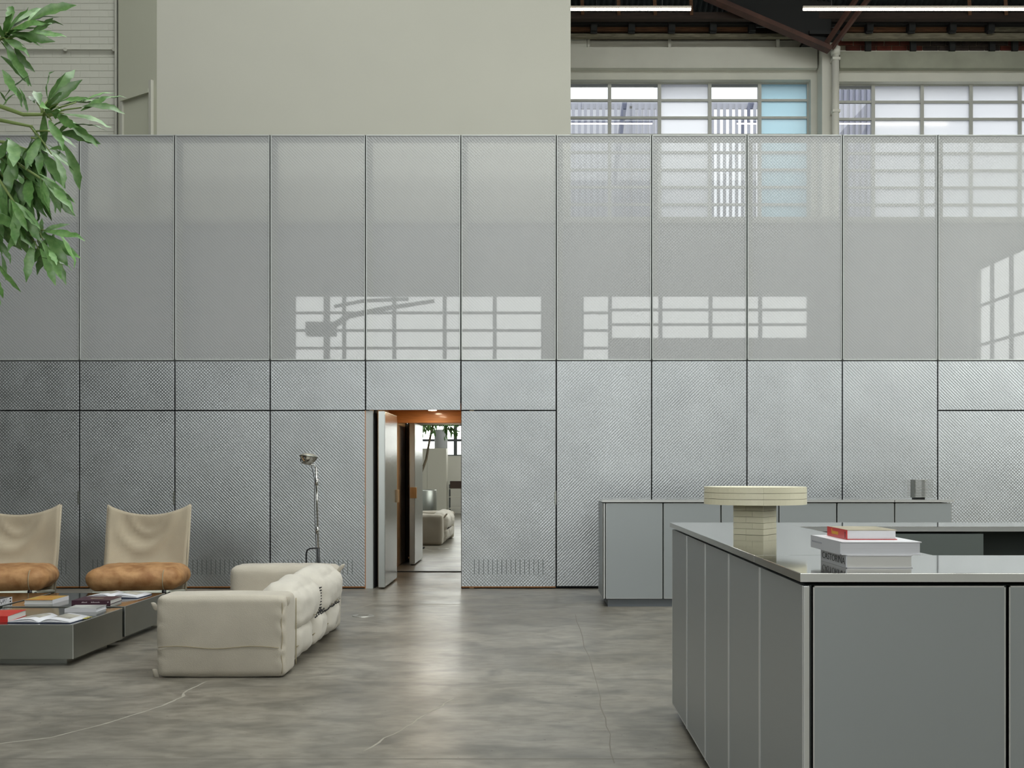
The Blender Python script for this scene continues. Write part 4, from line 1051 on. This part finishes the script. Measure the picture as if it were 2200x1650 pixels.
def leaf_mesh(seed):
    r_ = random.Random(seed); g = G(); vs_ = []; n = 9
    for i in range(n + 1):
        t = i / n
        w_ = 0.135 * (math.sin(math.pi * min(1, t ** 0.8 * 0.98 + 0.02)) ** 0.8) * (0.35 + 0.9 * t) if 0 < i < n else (0.012 if i == 0 else 0.006)
        if i > 4 and i < n: w_ *= (1.16 if i % 2 else 0.88)
        zc = -0.24 * t ** 2.0 * r_.uniform(0.7, 1.2) ; fold = 0.30 * w_
        xb = 0.05 * math.sin(t * 3 + seed)
        vs_ += [(xb - w_, t, zc + fold), (xb, t, zc), (xb + w_, t, zc + fold * r_.uniform(0.5, 1.2))]
    fs_ = []
    for i in range(n):
        a = 3 * i; fs_ += [(a, a + 1, a + 4, a + 3), (a + 1, a + 2, a + 5, a + 4)]
    g.add(vs_, fs_); me = g.mesh('leaf', True); me.materials.append(M['leaf']); return me
leaves = [leaf_mesh(k) for k in range(6)]
lr = random.Random(11)
def leaf_at(pos, d, length, roll=0.0):
    d = Vector(d).normalized(); up = Vector((lr.uniform(-0.5, 0.5), lr.uniform(-1.1, -0.1), 0.75)); x = d.cross(up)
    x = x.normalized() if x.length > 1e-3 else Vector((1, 0, 0)); z = x.cross(d).normalized()
    m3 = Matrix((x, d, z)).transposed() @ Matrix.Rotation(roll, 3, 'Y')
    o = link('leaf', lr.choice(leaves), None, tree)
    o.matrix_local = Matrix.Translation(Vector(pos) - tree.location) @ m3.to_4x4() @ Matrix.Scale(length, 4)
    return o
def leaf_to(u0, v0, u1, v1, y=4.0, dy=0.0, scale=1.0):
    a = P(u0, v0, y); b = P(u1, v1, y + dy); L0 = (b - a).length; mx_ = lr.uniform(0.145, 0.185)
    if L0 > mx_ + 0.02:
        st = b + (a - b) * (mx_ / L0); st.z += 0.008
        G().tube([a, (a + st) / 2 + Vector((0, 0, 0.006)), st], 0.0042, 6, 0.0025).build('twig', 'stem_green', tree, True, world=True)
        if L0 > mx_ * 1.35 and lr.random() < 0.8:
            q = a + (b - a) * 0.45; leaf_at(q, (b - a).normalized() + Vector((lr.uniform(-0.3, 0.3), lr.uniform(-0.5, 0.5), lr.uniform(0.2, 0.8))), mx_ * 0.75, lr.uniform(-0.7, 0.7))
        a = st; L0 = mx_
    leaf_at(a, b - a, L0 * scale, lr.uniform(-0.7, 0.7))
def branch(pts, r0, r1, m='stem_green'): G().tube(pts, r0, 8, r1).build('branch', m, tree, True, world=True)
hubs = []
def rosette(u, v, y, n, length, aim, spread=1.0, bias=0.4):
    """whorl of leaves round a twig tip; aim: image direction the twig points to"""
    c = P(u, v, y); ax = Vector((aim[0], lr.uniform(-0.3, 0.3), -aim[1])).normalized(); a = ax.orthogonal().normalized(); b = ax.cross(a)
    for k in range(n):
        t = 2.399 * k; e = lr.uniform(0.35, 1.25) * spread
        d = ax * math.cos(e) + (a * math.cos(t) + b * math.sin(t)) * math.sin(e) + Vector((0, 0, -bias * lr.uniform(0.3, 1.0)))
        leaf_at(c - ax * 0.05 * (k / n), d, length * lr.uniform(0.7, 1.15), lr.uniform(-0.5, 0.5))
    hubs.append(c); return c
T = lambda i: Vector(trunk[i])
# the branch reaching into the picture, with leaves placed as they hang
h1 = P(97, 246, 3.95)
branch([T(6), P(-60, 232, 4.0), P(0, 228, 3.98), P(50, 246, 3.96), h1], 0.012, 0.006)
for (u, v, dy) in ((262, 190, 0.05), (258, 222, -0.05), (240, 256, 0.08), (212, 296, -0.06), (152, 138, 0.05), (120, 150, -0.05), (92, 150, 0.06), (165, 168, -0.04),
                   (205, 205, 0.1), (185, 195, -0.12), (78, 180, 0.1), (130, 180, -0.1), (110, 215, -0.18), (60, 200, 0.15), (135, 300, -0.15), (90, 310, 0.1), (150, 262, -0.2)):
    leaf_to(97 + lr.uniform(-8, 14), 246 + lr.uniform(-6, 6), u, v, 3.95, dy)
h2 = P(70, 272, 4.0)
branch([P(-40, 250, 4.02), P(20, 262, 4.0), h2], 0.009, 0.005)
for (u, v) in ((178, 358), (183, 405), (150, 390), (120, 355), (165, 300), (140, 330), (60, 360), (100, 345), (20, 340), (50, 318), (200, 300)):
    leaf_to(70 + lr.uniform(-6, 50), 272 + lr.uniform(-2, 25), u, v, 4.0, lr.uniform(-0.12, 0.12))
h3 = P(4, 82, 4.0); branch([T(7), P(-60, 110, 4.05), h3], 0.012, 0.007)
for (u, v) in ((110, 15), (135, 60), (130, 66), (88, 72), (60, 20), (40, 5), (78, 30), (62, 146), (52, 86), (30, 110), (150, 3), (-20, 30), (18, 20), (64, 175), (95, 40), (118, 30), (45, 45), (20, 0), (80, 5), (28, 50), (100, 75), (55, 100)):
    leaf_to(4 + lr.uniform(-6, 14), 80 + lr.uniform(-8, 10), u, v, 4.0, lr.uniform(-0.12, 0.12))
for (u0, v0, u1, v1) in ((2, 120, 66, 176), (30, 95, 62, 146), (10, 210, 48, 150), (5, 230, 30, 190), (26, 175, 58, 232), (40, 190, 70, 240), (0, 150, 40, 190), (-10, 190, 20, 215)):
    leaf_to(u0, v0, u1, v1, 4.0, lr.uniform(-0.1, 0.1))
for (u, v, n, L_, aim, b_) in ((30, 315, 15, 0.19, (0.5, 0.8), 0.5), (85, 330, 13, 0.18, (0.6, 0.8), 0.5), (15, 390, 14, 0.19, (0.3, 1), 0.6), (70, 395, 13, 0.17, (0.6, 0.7), 0.6),
                        (105, 395, 10, 0.15, (0.7, 0.7), 0.6), (40, 450, 12, 0.17, (0.5, 0.8), 0.6), (-15, 460, 10, 0.18, (0.4, 0.9), 0.6), (-25, 330, 12, 0.19, (0.2, 1), 0.5)):
    c = rosette(u, v, 4.0 + lr.uniform(-0.12, 0.12), n, L_, aim, 0.9, b_)
    branch([P(-70, 300 + (v - 330) * 0.4, 4.05), P((u - 70) / 2, (v + 300) / 2 - 10, 4.03), c], 0.008, 0.004)
h4 = P(70, 507, 4.0); branch([P(-60, 440, 4.05), P(0, 478, 4.02), P(40, 490, 4.0), h4], 0.009, 0.004)
for (u, v) in ((152, 605), (118, 602), (175, 560), (172, 540), (130, 560), (105, 560), (82, 580), (50, 600), (145, 470), (168, 497), (60, 570), (110, 520), (90, 470), (130, 590)):
    leaf_to(72 + lr.uniform(-10, 50), 500 + lr.uniform(-12, 18), u, v, 4.0, lr.uniform(-0.1, 0.1))
for (u0, v0, u1, v1) in ((-10, 480, 25, 530), (0, 420, 60, 480), (20, 430, 75, 540), (-15, 380, 25, 470), (-30, 600, 12, 650), (-8, 560, 30, 632), (-20, 570, 6, 640), (0, 545, 22, 600), (-10, 500, 30, 560)):
    leaf_to(u0, v0, u1, v1, 4.0, 0.03)
# the rest of the crown, beyond the picture edge but seen in the mirror
for (x, y, z) in ((-3.0, 4.2, 2.35), (-3.15, 3.9, 2.75), (-2.85, 4.3, 2.9), (-2.75, 3.75, 2.45), (-2.45, 4.35, 2.45), (-2.62, 4.35, 2.28), (-2.85, 4.1, 2.35), (-2.36, 4.05, 2.36), (-2.28, 4.25, 2.48), (-2.60, 3.9, 2.42)):
    u = CX + x * F / y; v = HV - (z - CAM_H) * F / y
    c = rosette(u, v, y, 9, 0.20, (lr.uniform(-0.6, 0.6), 0.3), 1.1, 0.5)
    branch([T(5), (T(6) + c) / 2, c], 0.011, 0.005)

# ------------------------------------------------------------------ things at the rear, seen in the mirror and the glass
cab = thing('tall_cabinet', 'tall cream cabinet at the rear, seen in the mirror', 'cabinet', (-3.15, -3.8, 0))
G().box(-0.75, 0.42, -0.3, 0.28, 0.12, 2.06, 0.004).build('body', 'cabinet_white', cab)
G().box(-0.72, 0.39, -0.28, 0.25, 0, 0.12).build('plinth', 'black_metal', cab)
for x0, x1 in ((-0.745, -0.17), (-0.16, 0.415)): G().box(x0, x1, 0.28, 0.30, 0.14, 2.04, 0.002).build('door', 'cabinet_white', cab)
drm = thing('grey_drum', 'grey drum on top of the tall cream cabinet', 'drum', (-2.92, -3.8, 2.06))
G().lathe([(0.2, 0.0), (0.205, 0.02), (0.205, 0.56), (0.195, 0.58)], 28).build('drum_body', 'wall_inner_grey', drm, True)
shl = thing('wire_trolley', 'low wire trolley beside the tall cabinet at the rear', 'trolley', (-2.45, -3.8, 0))
for x in (-0.2, 0.35):
    for y in (-0.15, 0.15): G().cyl((x, y, 0), (x, y, 0.95), 0.012).build('post', 'window_steel_dark', shl)
for z in (0.2, 0.55, 0.8): G().box(-0.22, 0.37, -0.17, 0.17, z, z + 0.02).build('shelf', 'cabinet_white', shl)
G().box(-0.18, 0.33, -0.13, 0.13, 0.82, 1.05).build('brown_tray', 'brown_box', shl)
jib = thing('jib_arm', 'dark jib arm on a post in front of the rear window', 'hoist', (-5.62, -3.6, 0))
G().cyl((0, 0, 0), (0, 0, 6.6), 0.09, n=16).build('post', 'steel_black', jib, True)
G().tube([(-0.45, 0, 5.15), (0.05, 0, 5.2), (0.6, 0, 5.55), (1.6, 0, 5.75), (2.9, 0, 5.95)], 0.11, 10, 0.05).build('arm', 'steel_black', jib, True)
G().box(-0.55, 0.25, -0.15, 0.15, 5.0, 5.38, 0.03).build('winch_housing', 'steel_black', jib)
G().tube([(0.2, 0, 5.8), (1.0, 0, 5.95), (2.2, 0, 6.0)], 0.05, 8).build('brace', 'steel_black', jib, True)
